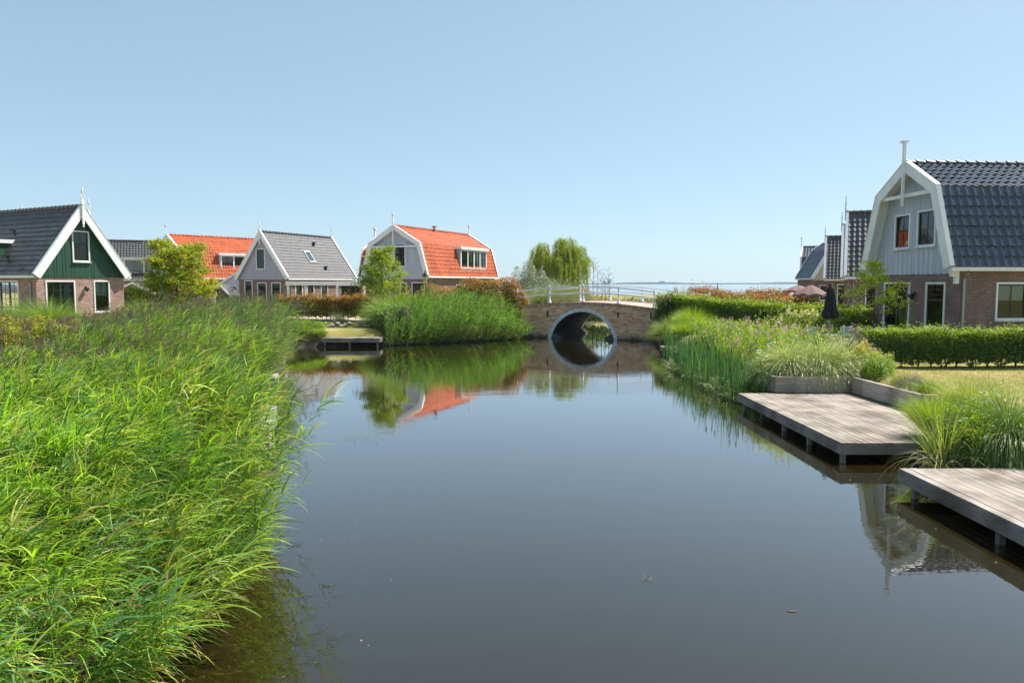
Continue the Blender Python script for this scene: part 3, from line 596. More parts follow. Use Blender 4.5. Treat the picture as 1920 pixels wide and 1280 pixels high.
def dormer(parent, x1, x0, y0, y1, z0, z1, n, wall, sash='darksash', side=1, pane_backings=()):
    """x1: front plane, x0: where it dies into the roof"""
    m = MB(); 
    fn = lambda u, d, z: (x1 + side * d, u, z); f = MB(); w = .14
    f.box(y0 + .1, y0 + .1 + w, -.05, .03, z0, z1, fn); f.box(y1 - .1 - w, y1 - .1, -.05, .03, z0, z1, fn)
    f.box(y0 + .1 + w, y1 - .1 - w, -.05, .03, z0, z0 + .12, fn); f.box(y0 + .1 + w, y1 - .1 - w, -.05, .03, z1 - .12, z1, fn)
    a, b = y0 + .1 + w, y1 - .1 - w; cw = (b - a) / n
    for i in range(1, n): f.box(a + cw * i - .08, a + cw * i + .08, -.05, .028, z0 + .12, z1 - .12, fn)
    o = f.build('dormer', M['white'], parent)
    for yy in (y0, y1 - .1):
        c = MB(); c.box(min(x0, x1 - side * .002), max(x0, x1 - side * .002), yy, yy + .1, z0 - .3, z1)
        c.build('cheek', M[wall], o)
    r = MB(); r.box(min(x0, x1 + side * .18), max(x0, x1 + side * .18), y0 - .12, y1 + .12, z1 + .003, z1 + .22); r.build('dormer_roof', M['white'], o)
    s = MB(); s.box(min(x1 - side * .002, x1 + side * .05), max(x1 - side * .002, x1 + side * .05), y0 + .05, y1 - .05, z0 - .12, z0 - .003); s.build('sill', M['zinc'], o)
    for i in range(n):
        p0, p1 = a + cw * i + (.08 if i else 0), a + cw * (i + 1) - (.08 if i < n - 1 else 0); q = .04; k = MB()
        k.box(p0, p0 + q, -.06, 0, z0 + .12, z1 - .12, fn); k.box(p1 - q, p1, -.06, 0, z0 + .12, z1 - .12, fn); k.box(p0 + q, p1 - q, -.06, 0, z0 + .12, z0 + .16, fn); k.box(p0 + q, p1 - q, -.06, 0, z1 - .16, z1 - .12, fn)
        k.box((p0 + p1) / 2 - .012, (p0 + p1) / 2 + .012, -.05, -.02, z0 + .16, z1 - .16, fn); zz = (z0 + z1) / 2
        k.box(p0 + q, p1 - q, -.048, -.022, zz - .012, zz + .012, fn); k.build('sash', M[sash], o)
        g = MB(); g.poly([fn(p0, -.04, z0 + .12), fn(p1, -.04, z0 + .12), fn(p1, -.04, z1 - .12), fn(p0, -.04, z1 - .12)]); g.build('pane', M['glass'], o)
        t = pane_backings[i] if i < len(pane_backings) else 'dark'
        g = MB(); g.box(p0 + .01, p1 - .01, -.13, -.11, z0 + .05, z1 - .05, fn); g.build('curtain', M['inside' if t == 'dark' else t], o)  # 'dark' is no curtain: a dark-coloured sheet standing in for the unlit room
    return o
def wall_lamp(parent, fn, u, z, off=0.0):
    m = MB(); m.box(u - .035, u + .035, off + .002, off + .10, z + .02, z + .10, fn); m.box(u - .09, u + .09, off + .08, off + .24, z - .14, z + .02, fn); m.box(u - .05, u + .05, off + .11, off + .21, z - .22, z - .143, fn); return m.build('wall_lamp', M['black'], parent)

def house(name, label, ox, oy, rz, Wd, L, zj, ze, prof, board, brk, tile, ov=0.3, ovs=0.22, opens=(), fin='spear', finh=1.0, gz0=1.25, bw=0.2, tie=None, barge=0.26, tw=0.30, th=0.36, backgable=True, gutters=(1, 1), pipe=(), group=None):
    r = thing(name, label, 'house', (ox, oy, gz0), RAD(rz), group); ca, sa = cos(RAD(rz)), sin(RAD(rz))
    FN = {'front': lambda u, d, z: (u, -d, z), 'back': lambda u, d, z: (u, L + d, z), 'right': lambda u, d, z: (Wd + d, u, z), 'left': lambda u, d, z: (-d, u, z)}
    def px2(face, px, py, off=0.0):
        a, y, w = ray(px, py)    # bearing of a surveyed corner -> position on the wall
        dx, dy = a * ca + y * sa, -a * sa + y * ca; qx, qy = -ox * ca - oy * sa, ox * sa - oy * ca
        t = {'front': lambda: (-off - qy) / dy, 'right': lambda: (Wd + off - qx) / dx, 'left': lambda: (-off - qx) / dx}[face]()
        X, Y, Z = qx + dx * t, qy + dy * t, CAM_H + w * t - gz0
        return (X if face == 'front' else Y), Z
    r_open = {'front': [], 'right': [], 'left': [], 'back': []}
    for o in opens:
        face = o[0]
        if o[1] == 'px':
            a = [px2(face, o[2], o[4]), px2(face, o[3], o[5])]; u0, u1 = sorted((a[0][0], a[1][0])); b = px2(face, (o[2] + o[3]) / 2, o[4])[1]; c = px2(face, (o[2] + o[3]) / 2, o[5])[1]; z0, z1 = sorted((b, c))
        else: u0, u1, z0, z1 = o[2:6]
        z0 = max(z0, 0.06); r_open[face].append((u0, u1, z0, z1, o[6]))
    top = Flat(prof); wall = MB(); brks = [0, Wd]
    for f in ('front', 'back'):
        strip_wall(wall, FN[f], brks, -0.5, lambda u: zj, [h[:4] for h in r_open[f] if h[3] <= zj + .05])
    for f in ('left', 'right'):
        strip_wall(wall, FN[f], [0, L], -0.5, lambda u: ze + 0.12, [h[:4] for h in r_open[f] if h[3] <= ze])
    wall.build('wall', M[brk], r)
    base = 0.03
    for f in ('front', 'back'):
        g = MB(); hs = [h[:4] for h in r_open[f] if h[3] > zj + .05]; ins = offset_line(prof, 0.03); tp = Flat([tuple(p) for p in ins]); bl = sorted(set([0, Wd] + [p[0] for p in ins if 0 < p[0] < Wd]))
        strip_wall(g, FN[f], bl, zj - .04, tp, hs, d=base, rev=.15)
        n = int(Wd / bw); st = Wd / n
        if f == 'front':
            for i in range(n):
                a, b = i * st + .005, (i + 1) * st - .005; bb = [a, b] + [p for p in bl if a < p < b]
                bb.sort(); strip_wall(g, FN[f], bb, zj - .06, tp, [(max(h[0], a), min(h[1], b), h[2], h[3]) for h in hs if h[0] < b and h[1] > a], rev=0, d=base + .012)
                zt = tp(a), tp(b); F = FN[f]
                if not [h for h in hs if h[0] < b and h[1] > a]:
                    g.poly([F(a, base, zj - .06), F(a, base + .012, zj - .06), F(a, base + .012, zt[0]), F(a, base, zt[0])]); g.poly([F(b, base + .012, zj - .06), F(b, base, zj - .06), F(b, base, zt[1]), F(b, base + .012, zt[1])])
        F = FN[f]; g.poly([F(0, 0, zj - .06), F(Wd, 0, zj - .06), F(Wd, base + .012, zj - .06), F(0, base + .012, zj - .06)])
        g.build('gable_boarding', M[board], r)
    # roof: lining and soffit, tiles, ridge, bargeboards, gutters
    lin = offset_line(prof, 0.02); lin2 = offset_line(prof, 0.10); m = MB()
    for i in range(len(prof) - 1):
        a, b, c, d = lin[i], lin[i + 1], lin2[i + 1], lin2[i]; P = [(a, -ov), (b, -ov), (c, -ov), (d, -ov)]; Q = [(p, L + ov) for p, _ in P]
        T = lambda e: (e[0][0], e[1], e[0][1])
        for q in ((P[0], P[1], Q[1], Q[0]), (P[3], Q[3], Q[2], P[2]), (P[0], P[3], P[2], P[1]), (Q[0], Q[1], Q[2], Q[3])): m.poly([T(e) for e in q])
        if i == 0: m.poly([T(e) for e in (P[0], Q[0], Q[3], P[3])])
        if i == len(prof) - 2: m.poly([T(e) for e in (P[1], P[2], Q[2], Q[1])])
    rf = m.build('roof', M['white'], r)
    for i in range(len(prof) - 1):
        A, B = prof[i], prof[i + 1]
        if A[1] > B[1]: A, B = B, A
        tiles('roof_tiles', A, B, -ov + .04, L + ov - .04, M[tile], rf, tw, th, amp=.055 if tw > .32 else .03, lip=.04 if tw > .32 else .03)
    ap = max(prof, key=lambda p: p[1]); k = MB(); nr = int((L + 2 * ov) / .42)
    for i in range(nr):
        y0 = -ov + (L + 2 * ov) * i / nr; y1 = y0 + (L + 2 * ov) / nr + .03
        k.tube([(ap[0], y0, ap[1] + .03), (ap[0], y1, ap[1] + .015)], [.125, .105], 10); k.tube([(ap[0], y0 - .005, ap[1] + .035), (ap[0], y0 + .04, ap[1] + .035)], [.145, .145], 10)
    k.build('ridge_tiles', M[tile], rf)
    up = offset_line(prof, -0.10); dn = offset_line(prof, barge)
    ends = [(-ov - .03, -ov + .035, 'f')] + ([(L + ov - .035, L + ov + .03, 'b')] if backgable else [])
    for y0, y1, _ in ends:
        m = MB()
        for i in range(len(prof) - 1):
            c4 = [up[i], up[i + 1], dn[i + 1], dn[i]]; A = [(p[0], y0, p[1]) for p in c4]; B = [(p[0], y1, p[1]) for p in c4]
            m.poly(A[::-1]); m.poly(B); m.poly([A[0], A[1], B[1], B[0]]); m.poly([A[3], B[3], B[2], A[2]])
            if i == 0: m.poly([A[0], B[0], B[3], A[3]])
            if i == len(prof) - 2: m.poly([A[1], A[2], B[2], B[1]])
            # cap board over the verge
            u0, u1 = up[i], up[i + 1]; dd = (u1 - u0) / np.linalg.norm(u1 - u0); nn = np.array([-dd[1], dd[0]]) * .025; ya, yb = (y0 - .02, y1 + .10) if _ == 'f' else (y0 - .10, y1 + .02)
            q0 = [u0 + nn * .1, u1 + nn * .1, u1 + nn, u0 + nn]; A = [(p[0], ya, p[1]) for p in q0]; B = [(p[0], yb, p[1]) for p in q0]
            m.poly(A[::-1]); m.poly(B); m.poly([A[3], A[2], B[2], B[3]]); m.poly([A[0], B[0], B[1], A[1]])
        m.build('bargeboard', M['white'], r)
    for sd, on in zip((0, 1), gutters):
        if not on: continue
        e = prof[0] if sd == 0 else prof[-1]; s = -1 if sd == 0 else 1; m = MB(); x0, x1 = sorted((e[0] + s * .01, e[0] + s * .13)); m.box(x0, x1, -ov + .04, L + ov - .04, e[1] - .16, e[1] - .02)
        xa, xb = sorted(((0 if sd == 0 else Wd) + s * .002, e[0] + s * .005)); m.box(xa, xb, -ov + .04, L + ov - .04, e[1] - .14, e[1] - .10); m.build('gutter', M['white'], r)
    for (sd, y) in pipe:
        x = Wd + .07 if sd else -.07; e = prof[-1] if sd else prof[0]; m = MB(); ex = e[0] + (.07 if sd else -.07)
        m.tube([(ex, y, e[1] - .16), (ex, y, e[1] - .22), (x, y, e[1] - .42), (x, y, -.1)], .04, 8); m.build('downpipe', M['zinc'], r)
    if fin:
        finial(r, ap[0], -ov - .06, ap[1], fin, finh)
        if backgable: finial(r, ap[0], L + ov + .06, ap[1], fin, finh)
    if tie:
        zt = tie; m = MB(); xs_ = [x for x in np.linspace(0, Wd, 200) if top(x) > zt + .1]; m.box(xs_[0], xs_[-1], -ov + .04, -ov + .14, zt - .07, zt + .07); m.build('tie_beam', M['white'], r)
    for f in r_open:
        for (u0, u1, z0, z1, st) in r_open[f]:
            off = base + .012 if z0 > zj - .3 and f in ('front', 'back') else 0.0
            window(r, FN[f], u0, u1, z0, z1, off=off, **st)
    # dim rooms behind the glass
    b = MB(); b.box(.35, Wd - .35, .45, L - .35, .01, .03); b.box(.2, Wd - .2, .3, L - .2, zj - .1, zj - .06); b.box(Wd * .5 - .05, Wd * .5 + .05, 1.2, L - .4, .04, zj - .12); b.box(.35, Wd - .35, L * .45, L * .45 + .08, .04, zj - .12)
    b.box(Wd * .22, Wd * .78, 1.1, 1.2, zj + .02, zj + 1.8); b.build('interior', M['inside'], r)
    return r, FN, px2

def P_gable(Wd, ze, za, e=0.22): 
    k = (za - ze) / (Wd / 2); return [(-e, ze - k * e * .9), (Wd / 2, za), (Wd + e, ze - k * e * .9)]
def P_gambrel(Wd, ze, zk, za, a, e=0.16): return [(-e, ze - .12), (a, zk), (Wd / 2, za), (Wd - a, zk), (Wd + e, ze - .12)]

win = lambda sash='darksash', **k: dict(sash=sash, **k)
# right foreground house
h1, F1, p1 = house('gambrel_house', 'big grey-blue boarded house with dark glazed tile roof at the right edge', 16.3, 33.6, -85.4, 5.6, 11, 2.78, 3.05,
    P_gambrel(5.6, 3.1, 6.05, 7.2, 0.85), 'blueboard', 'brickdark', 'tile_dark', ov=0.55, bw=0.155, tie=5.92, fin='pipe', finh=.82, barge=.3, tw=.33, th=.40, backgable=True,
    opens=[('front', 'px', 1681, 1707.5, 402, 467, win(cols=2, rows=2)), ('front', 'px', 1723.5, 1756, 393, 462, win(cols=2, rows=2)),
           ('front', 'px', 1659, 1704, 529, 617, win(cols=2, rows=4, style='door', halves=2, curtain='drape')), ('front', 'px', 1737, 1770, 529, 615, win(cols=2, rows=3, style='sash')),
           ('right', 'px', 1868, 1925, 529, 600, win(cols=2, rows=2, halves=1, curtain='top')), ('right', 'm', 6.5, 8.5, .9, 2.3, win(cols=2, rows=2))])
u, z = p1('front', 1716, 552); wall_lamp(h1, F1['front'], u, z)
m = MB(); m.tube([(5.6 + .3, .12, 2.85), (5.6 + .26, .12, 2.72), (5.6 + .08, .12, 2.5), (5.6 + .08, .12, -.1)], .045, 8); m.build('downpipe', M['zinc'], h1)
m = MB(); m.box(5.45, 5.6, -.16, -.02, 2.35, 3.0); m.box(5.45, 5.6, -.32, -.163, 2.62, 3.0); m.build('bracket', M['white'], h1)
# green gabled house on the left
h2, F2, p2 = house('gabled_house', 'dark green boarded house with white bargeboards and pinkish brick ground floor at the left edge', -26.7, 42.0, 62.0, 5.3, 12, 2.78, 3.05,
    P_gable(5.3, 3.12, 6.85), 'greenboard', 'brickpink', 'tile_black', ov=0.32, bw=0.17, barge=.34,
    opens=[('front', 'px', 133, 168, 433, 491, win('greensash', cols=2, rows=1, style='sash', curtain='blind')), ('front', 'px', 84.5, 143, 526, 590, win('greensash', cols=2, rows=4, style='door', halves=2, curtain='drape')),
           ('front', 'px', 175, 207, 526, 585, win('greensash', cols=2, rows=1, style='sash', curtain='top')), ('left', 'px', -2, 38, 526, 592, win('darksash', cols=2, rows=4, style='door', halves=2)),
           ('left', 'm', 6.0, 8.0, .8, 2.3, win())], pipe=[(0, .45)])
u, z = p2('front', 160, 540); wall_lamp(h2, F2['front'], u, z)
m = MB(); m.tube([(1.0, 3.6, 5.2), (.92, 3.6, 5.45)], [.07, .07], 8); m.box(.72, 1.0, 3.5, 3.72, 5.45, 5.53); m.build('roof_vent', M['black'], h2)
m = MB(); m.tube([(0.25, 3.0, 3.6), (.17, 3.0, 3.95)], [.07, .07], 8); m.box(0.0, .3, 2.9, 3.1, 3.95, 4.02); m.build('roof_vent', M['black'], h2)
dormer(h2, 0.15, 2.0, 4.3, 9.5, 3.55, 4.75, 3, 'greenboard', 'greensash', side=-1)
h3, _, _ = house('gabled_house', 'green gabled house showing only a white roof edge and finial behind the near one', -29.85, 48.5, 62.0, 5.0, 7, 2.78, 3.05, P_gable(5.0, 3.12, 6.85), 'greenboard', 'brickpink', 'tile_black', ov=.32, bw=.2, barge=.3)
# grey roof house behind it
h4, F4, p4 = house('gabled_house', 'grey roofed house with white dormer between the green gable and the leafy tree', -48.2, 84.5, -66, 5.6, 12, 2.78, 3.05, P_gable(5.6, 3.1, 7.1), 'blueboard', 'brickpink', 'tile_grey', ov=.3, bw=.25,
    opens=[('right', 'm', 4, 5.2, .8, 2.3, win()), ('right', 'm', 8.2, 9.4, .8, 2.3, win())], fin='spear', barge=.24)
dormer(h4, 5.3, 3.6, 4.2, 8.3, 3.5, 5.0, 2, 'blueboard', pane_backings=('curtain', 'curtain'))
# orange roof house behind the tree
h5, F5, p5 = house('gambrel_house', 'orange-red roofed house with two-pane dormer behind the yellow-green tree on the left', -37.6, 79.6, -40, 6.0, 14, 2.78, 3.05, P_gambrel(6, 3.1, 5.9, 7.35, .7), 'blueboard', 'brickdark', 'tile_red', ov=.35, bw=.25, tie=5.8, fin='pipe', finh=.9,
    opens=[('front', 'm', 2.4, 3.6, 3.4, 5.2, win()), ('right', 'm', 1, 2.2, .8, 2.3, win()), ('right', 'm', 4, 5.2, .8, 2.3, win())])
dormer(h5, 5.85, 4.4, 3.8, 7.0, 3.75, 5.35, 2, 'greyboard', pane_backings=('blind', 'dark'))
# grey gabled house in the middle left
h6, F6, p6 = house('gabled_house', 'lilac-grey boarded gable house with grey tiled roof and skylight behind orange-tipped hedge', -26.2, 71.9, -23.8, 5.9, 10.2, 2.8, 3.1, P_gable(5.9, 3.15, 7.2), 'greyboard', 'brickdark', 'tile_grey', ov=.3, bw=.2, barge=.28, fin='spear',
    opens=[('front', 'px', 480.5, 498, 466, 505, win('darksash', cols=2, rows=2, style='sash')), ('front', 'px', 458.5, 474.5, 525.5, 572, win('greensash', cols=1, rows=1, style='door')),
           ('front', 'px', 482.5, 501, 529.5, 570, win(cols=1, rows=1, style='sash')), ('front', 'px', 509, 527.5, 529.5, 572, win(cols=1, rows=1, style='sash')),
           ('right', 'px', 553, 567.5, 530, 560, win(cols=2, rows=3, curtain='full')), ('right', 'px', 575, 589, 530, 560, win(cols=2, rows=3, curtain='full')), ('right', 'px', 601, 615, 530, 560, win(cols=1, rows=1))], pipe=[(1, .35)])
m = MB(); A = np.array([5.9 + .22, 3.15 - .3]); B = np.array([2.95, 7.2]); q = lambda t, o: tuple(A + (B - A) * t + np.array([.81, .59]) * o)
def slope_box(mb, t0, t1, y0, y1, o0, o1):
    c = [q(t0, o0), q(t1, o0), q(t1, o1), q(t0, o1)]; a = [(p[0], y0, p[1]) for p in c]; b = [(p[0], y1, p[1]) for p in c]
    mb.poly(a); mb.poly(b[::-1])
    for i in range(4): mb.poly([a[i], b[i], b[(i + 1) % 4], a[(i + 1) % 4]])
slope_box(m, .36, .62, 4.3, 5.2, .03, .12); sk_ = m.build('skylight', M['zinc'], h6)
m = MB(); slope_box(m, .385, .595, 4.38, 5.12, .121, .13); m.build('pane', plain('skylight_glass', (.05, .08, .09), .04, .05, 2, spec=1.0), sk_)
for t, y in ((.76, 6.6), (.2, 6.2)):
    p = q(t, 0); m = MB(); m.tube([(p[0], y, p[1]), (p[0] + .03, y, p[1] + .32)], [.09, .09], 8); m.box(p[0] - .15, p[0] + .2, y - .12, y + .12, p[1] + .32, p[1] + .40); m.build('roof_vent', M['black'], h6)
# lean-to annex
m = MB(); m.poly([(-.004, .5, 0), (-2.6, .5, 0), (-2.6, .5, 2.45), (-.004, .5, 3.7)]); m.poly([(-2.6, .5, 0), (-2.6, 6, 0), (-2.6, 6, 2.45), (-2.6, .5, 2.45)]); m.poly([(-2.6, 6, 0), (-.004, 6, 0), (-.004, 6, 3.7), (-2.6, 6, 2.45)]); an = m.build('annex', M['blueboard'], h6)
m = MB(); m.poly([(.0, .3, 3.80), (-3.0, .3, 2.36), (-3.0, 6.2, 2.36), (.0, 6.2, 3.80)]); m.poly([(.0, .3, 3.60), (.0, 6.2, 3.60), (-3.0, 6.2, 2.16), (-3.0, .3, 2.16)]); m.poly([(0, .3, 3.8), (0, .3, 3.6), (-3, .3, 2.16), (-3, .3, 2.36)]); m.poly([(-3, .3, 2.36), (-3, .3, 2.16), (-3, 6.2, 2.16), (-3, 6.2, 2.36)]); m.build('annex_roof', M['white'], an)
m = MB(); m.box(-1.75, -.75, .44, .499, .9, 2.15); fr = m.build('annex_window', M['white'], an)
m = MB(); m.box(-1.68, -.82, .43, .439, .97, 2.08); m.build('pane', M['darksash'], an)
# red gambrel house in the middle
h7, F7, p7 = house('gambrel_house', 'grey-blue boarded house with bright orange-red gambrel roof and four-pane dormer left of the bridge', -12.9, 66.5, -24, 6.3, 13.2, 2.8, 3.1, P_gambrel(6.3, 3.15, 5.78, 7.3, .62), 'blueboard', 'brickdark', 'tile_red', ov=.45, bw=.2, barge=.28, tie=5.55, fin='pipe', finh=.95,
    opens=[('front', 'px', 739, 761, 457, 500, win(cols=2, rows=3, style='sash')), ('front', 'px', 750, 763, 529, 570, win(cols=1, rows=1)), ('front', 'px', 772, 797, 529, 570, win(cols=2, rows=1)), ('right', 'm', 5, 6.6, .8, 2.3, win()), ('right', 'm', 9, 10.6, .8, 2.3, win())], pipe=[(1, .3)])
dormer(h7, 6.25, 5.0, 5.9, 11.5, 3.75, 5.55, 4, 'greyboard', pane_backings=('dark', 'dark', 'curtain', 'dark'))
m = MB(); m.tube([(3.3, 6.3, 7.1), (3.3, 6.3, 7.65)], .09, 8); m.box(3.12, 3.48, 6.12, 6.48, 7.65, 7.75); m.build('roof_vent', M['tile_red'], h7)
m = MB(); y0, y1 = 4.5, 10.1; W2 = []
cr = P_gambrel(5.6, 3.15, 5.6, 6.9, .62)
cw = [(y0 + p[0], p[1]) for p in cr]
for i in range(4):
    a, b = cw[i], cw[i + 1]; m.poly([(3.0, a[0], a[1]), (3.0, b[0], b[1]), (-3.9, b[0], b[1]), (-3.9, a[0], a[1])])
m.build('cross_roof', M['tile_red'], h7)
m = MB(); up_, dn_ = offset_line(cw, -.12), offset_line(cw, .26)
for i in range(4):
    c4 = [up_[i], up_[i + 1], dn_[i + 1], dn_[i]]; A = [(-3.98, p[0], p[1]) for p in c4]; B = [(-3.90, p[0], p[1]) for p in c4]; m.poly(A); m.poly(B[::-1]); m.poly([A[0], B[0], B[1], A[1]]); m.poly([A[3], A[2], B[2], B[3]])
m.build('bargeboard', M['white'], h7)
m = MB(); m.poly([(-3.6, p[0], p[1]) for p in cw]); m.box(-3.598, -.003, y0, y1, -.3, 3.05); m.build('cross_wing_wall', M['blueboard'], h7)
m = MB(); yy = (y0 + y1) / 2; m.box(-4.13, -3.99, yy - .07, yy + .07, 5.6, 7.75); m.box(-4.22, -3.90, yy - .16, yy + .16, 7.753, 7.84); m.build('finial', M['white'], h7)
# row of houses on the right, further off
ca, sa = cos(RAD(-113.8)), sin(RAD(-113.8))
def row_house(px, D, label, tile, brk='brickdark', gam=False, L=9, fin='rod', opens=(), board='creamboard', **k):
    x, _ = zp(px, 532, D); Wd = 5.6
    return house('gambrel_house' if gam else 'gabled_house', label, x - Wd * ca, D - Wd * sa, -113.8, Wd, L, 2.78, 3.05, P_gambrel(Wd, 3.1, 5.6, 6.95, .4) if gam else P_gable(Wd, 3.1, 7.15), board, brk, tile, ov=.25, bw=.3, fin=fin, finh=1.1, opens=opens, tw=.33, th=.40, barge=.25, **k)
o2 = [('right', 'm', 1.0, 2.6, .06, 2.3, win(cols=2, rows=4, style='door', halves=2)), ('right', 'm', 3.4, 4.6, .6, 2.3, win())]
row_house(1591, 48.5, 'nearest house of the far right row, dark tiled roof beside the big grey-blue gable', 'tile_black', L=8, opens=o2, pipe=[(1, .3)])
row_house(1582.5, 59.5, 'second of the far right row, only a white roof edge and rod showing', 'tile_black', L=7)
row_house(1549.5, 74.5, 'third house of the far right row, narrow strip of dark tiled roof', 'tile_black', opens=o2, L=7)
row_house(1503.5, 92, 'farthest house on the right by the lake, dark gambrel roof with short chimney post', 'tile_dark', gam=True, fin='pipe', opens=o2, L=12)
x, _ = zp(1523, 532, 84)
house('gambrel_house', 'small cream boarded gable with white edge before the farthest dark roof', x, 84, -3, 5.6, 5, 2.78, 3.05, P_gambrel(5.6, 3.1, 6.2, 7.0, 1.7), 'creamboard', 'brickdark', 'tile_dark', ov=.3, bw=.3, fin=None, opens=[('front', 'm', .8, 2.0, .5, 2.2, win())])
# ------------------------------------------------------------------ arch bridge
BG = thing('arch_bridge', 'humped brown brick bridge with round stone-edged arch and white railings over the canal', 'bridge', (BX, BY, 0), GR)
RO, RI, ZC, DEP, S0, S1 = 2.42, 2.20, -0.42, 6.2, -5.6, 5.08
def arch_z(s, R): return ZC + sqrt(max(R * R - s * s, 0))
m = MB(); S = sorted(set(list(np.linspace(S0, S1, 60)) + list(np.linspace(-RO, RO, 49)) + [-RO, RO]))
for y, flip in ((0.0, 0), (DEP, 1)):
    for a, b in zip(S, S[1:]):
        mid = (a + b) / 2
        la, lb = (arch_z(a, RO - .02), arch_z(b, RO - .02)) if abs(mid) < RO - .02 else (-.6, -.6)
        P = [(a, y, max(la, -.6)), (b, y, max(lb, -.6)), (b, y, bridge_z(b) - .2), (a, y, bridge_z(a) - .2)]
        uv = [(p[0], p[2]) for p in P]; m.poly(P[::-1] if flip else P, uv[::-1] if flip else uv)
m.poly([(S1, 0, -.6), (S1, DEP, -.6), (S1, DEP, bridge_z(S1) - .2), (S1, 0, bridge_z(S1) - .2)]); m.poly([(S0, DEP, -.6), (S0, 0, -.6), (S0, 0, bridge_z(S0) - .2), (S0, DEP, bridge_z(S0) - .2)])
m.build('brick_face', M['brickbridge'], BG)
SS = list(np.linspace(S0, S1, 50))
for y0, y1 in ((-.03, .36), (DEP - .36, DEP + .03)):
    m = MB()
    for a, b in zip(SS, SS[1:]):
        za, zb = bridge_z(a), bridge_z(b); lo = .2
        for P, uv in (([(a, y0, za - lo), (b, y0, zb - lo), (b, y0, zb), (a, y0, za)], [(a, 0), (b, 0), (b, .2), (a, .2)]), ([(a, y0, za), (b, y0, zb), (b, y1, zb), (a, y1, za)], [(a, 0), (b, 0), (b, .24), (a, .24)]),
                      ([(b, y1, zb - lo), (a, y1, za - lo), (a, y1, za), (b, y1, zb)], [(b, 0), (a, 0), (a, .2), (b, .2)])): m.poly(P, uv)
        m.poly([(a, y0, za - lo), (a, y0 + .03, za - lo), (b, y0 + .03, zb - lo), (b, y0, zb - lo)])
    m.build('edge_coping', M['soldier'], BG)
m = MB()
for a, b in zip(SS, SS[1:]): m.poly([(a, .36, bridge_z(a) - .05), (b, .36, bridge_z(b) - .05), (b, DEP - .36, bridge_z(b) - .05), (a, DEP - .36, bridge_z(a) - .05)], [(a, .36), (b, .36), (b, DEP - .36), (a, DEP - .36)])
m.build('bridge_deck', M['paving'], BG)
m = MB(); a0 = math.asin(0.5 / RO) * 0 + math.acos(min(1, 0)) ; nV = 19; A0 = -math.asin(-(ZC + .5) / RO) if False else math.asin((-.3 - ZC) / RO)
for yy0, yy1 in ((-.05, .12), (DEP - .12, DEP + .05)):
    m = MB()
    for k in range(nV):
        t0 = A0 + (pi - 2 * A0) * k / nV + .005; t1 = A0 + (pi - 2 * A0) * (k + 1) / nV - .005; n = 3
        for j in range(n):
            u, v = t0 + (t1 - t0) * j / n, t0 + (t1 - t0) * (j + 1) / n
            P = [(R * cos(t), R * sin(t) + ZC) for R, t in ((RO, u), (RO, v), (RI, v), (RI, u))]
            A = [(p[0], yy0, p[1]) for p in P]; B = [(p[0], yy1, p[1]) for p in P]
            m.poly(A); m.poly(B[::-1]); m.poly([A[0], A[1], B[1], B[0]]); m.poly([A[2], A[3], B[3], B[2]])
            if j == 0: m.poly([A[0], B[0], B[3], A[3]])
            if j == n - 1: m.poly([A[1], A[2], B[2], B[1]])
    m.build('arch_ring', M['stone'], BG)
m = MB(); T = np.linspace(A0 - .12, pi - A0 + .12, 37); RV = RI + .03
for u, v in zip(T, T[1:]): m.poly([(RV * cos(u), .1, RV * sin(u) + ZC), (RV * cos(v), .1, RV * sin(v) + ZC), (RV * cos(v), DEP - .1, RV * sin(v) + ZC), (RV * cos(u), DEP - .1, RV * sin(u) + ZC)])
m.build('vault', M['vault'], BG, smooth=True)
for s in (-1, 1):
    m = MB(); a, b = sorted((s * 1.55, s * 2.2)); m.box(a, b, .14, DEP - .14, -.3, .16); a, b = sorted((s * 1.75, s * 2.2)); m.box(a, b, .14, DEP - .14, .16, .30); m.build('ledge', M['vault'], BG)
# railings: cast posts and two rails each side
def bridge_s(px, t):  # surveyed bearing of a post -> distance along the bridge
    a, y, _ = ray(px, 560); ax, ay = BX + vx * t, BY + vy * t
    # (ax+ux s)/(ay+uy s) = a/y
    k = a / y; return (k * ay - ax) / (ux - k * uy)
prof = [(.10, 0), (.10, .06), (.075, .08), (.06, .22), (.05, .30), (.036, .34), (.034, .52), (.05, .55), (.05, .61), (.034, .64), (.034, .92), (.052, .96), (.052, 1.02), (.034, 1.05), (.045, 1.09), (.03, 1.15), (.006, 1.19)]
def rz_(s): return bridge_z(s) if s < 5.08 else bridge_z(5.08) - (s - 5.08) * .09
for t, pxs in ((.16, (970, 1030.5, 1093.5, 1159.5, 1226.5)), (DEP - .16, (1033, 1088, 1144, 1204, 1266, 1330))):
    ss = [bridge_s(p, t) for p in pxs]
    for s in ss:
        m = MB(); m.lathe([(r_ * 1.3, z_) for r_, z_ in prof], (s, t, rz_(s) - .005), 10); m.build('railing_post', M['white'], BG, smooth=True)
    for hgt in (.58, .99):
        m = MB(); sm = np.linspace(ss[0], ss[-1], 40); m.tube([(s, t, rz_(s) + hgt) for s in sm], .045, 6); m.build('rail', M['white'], BG)
for px in (1027, 1159.5, 1221):
    s = bridge_s(px, 0); m = MB(); m.box(s - .055, s + .055, -.03, -.003, 1.42, 1.80); o = m.build('anchor_plate', M['black'], BG)
    m = MB(); m.tube([(s, -.05, 1.60), (s, -.031, 1.60)], .022, 6); m.build('bolt', M['zinc'], o)
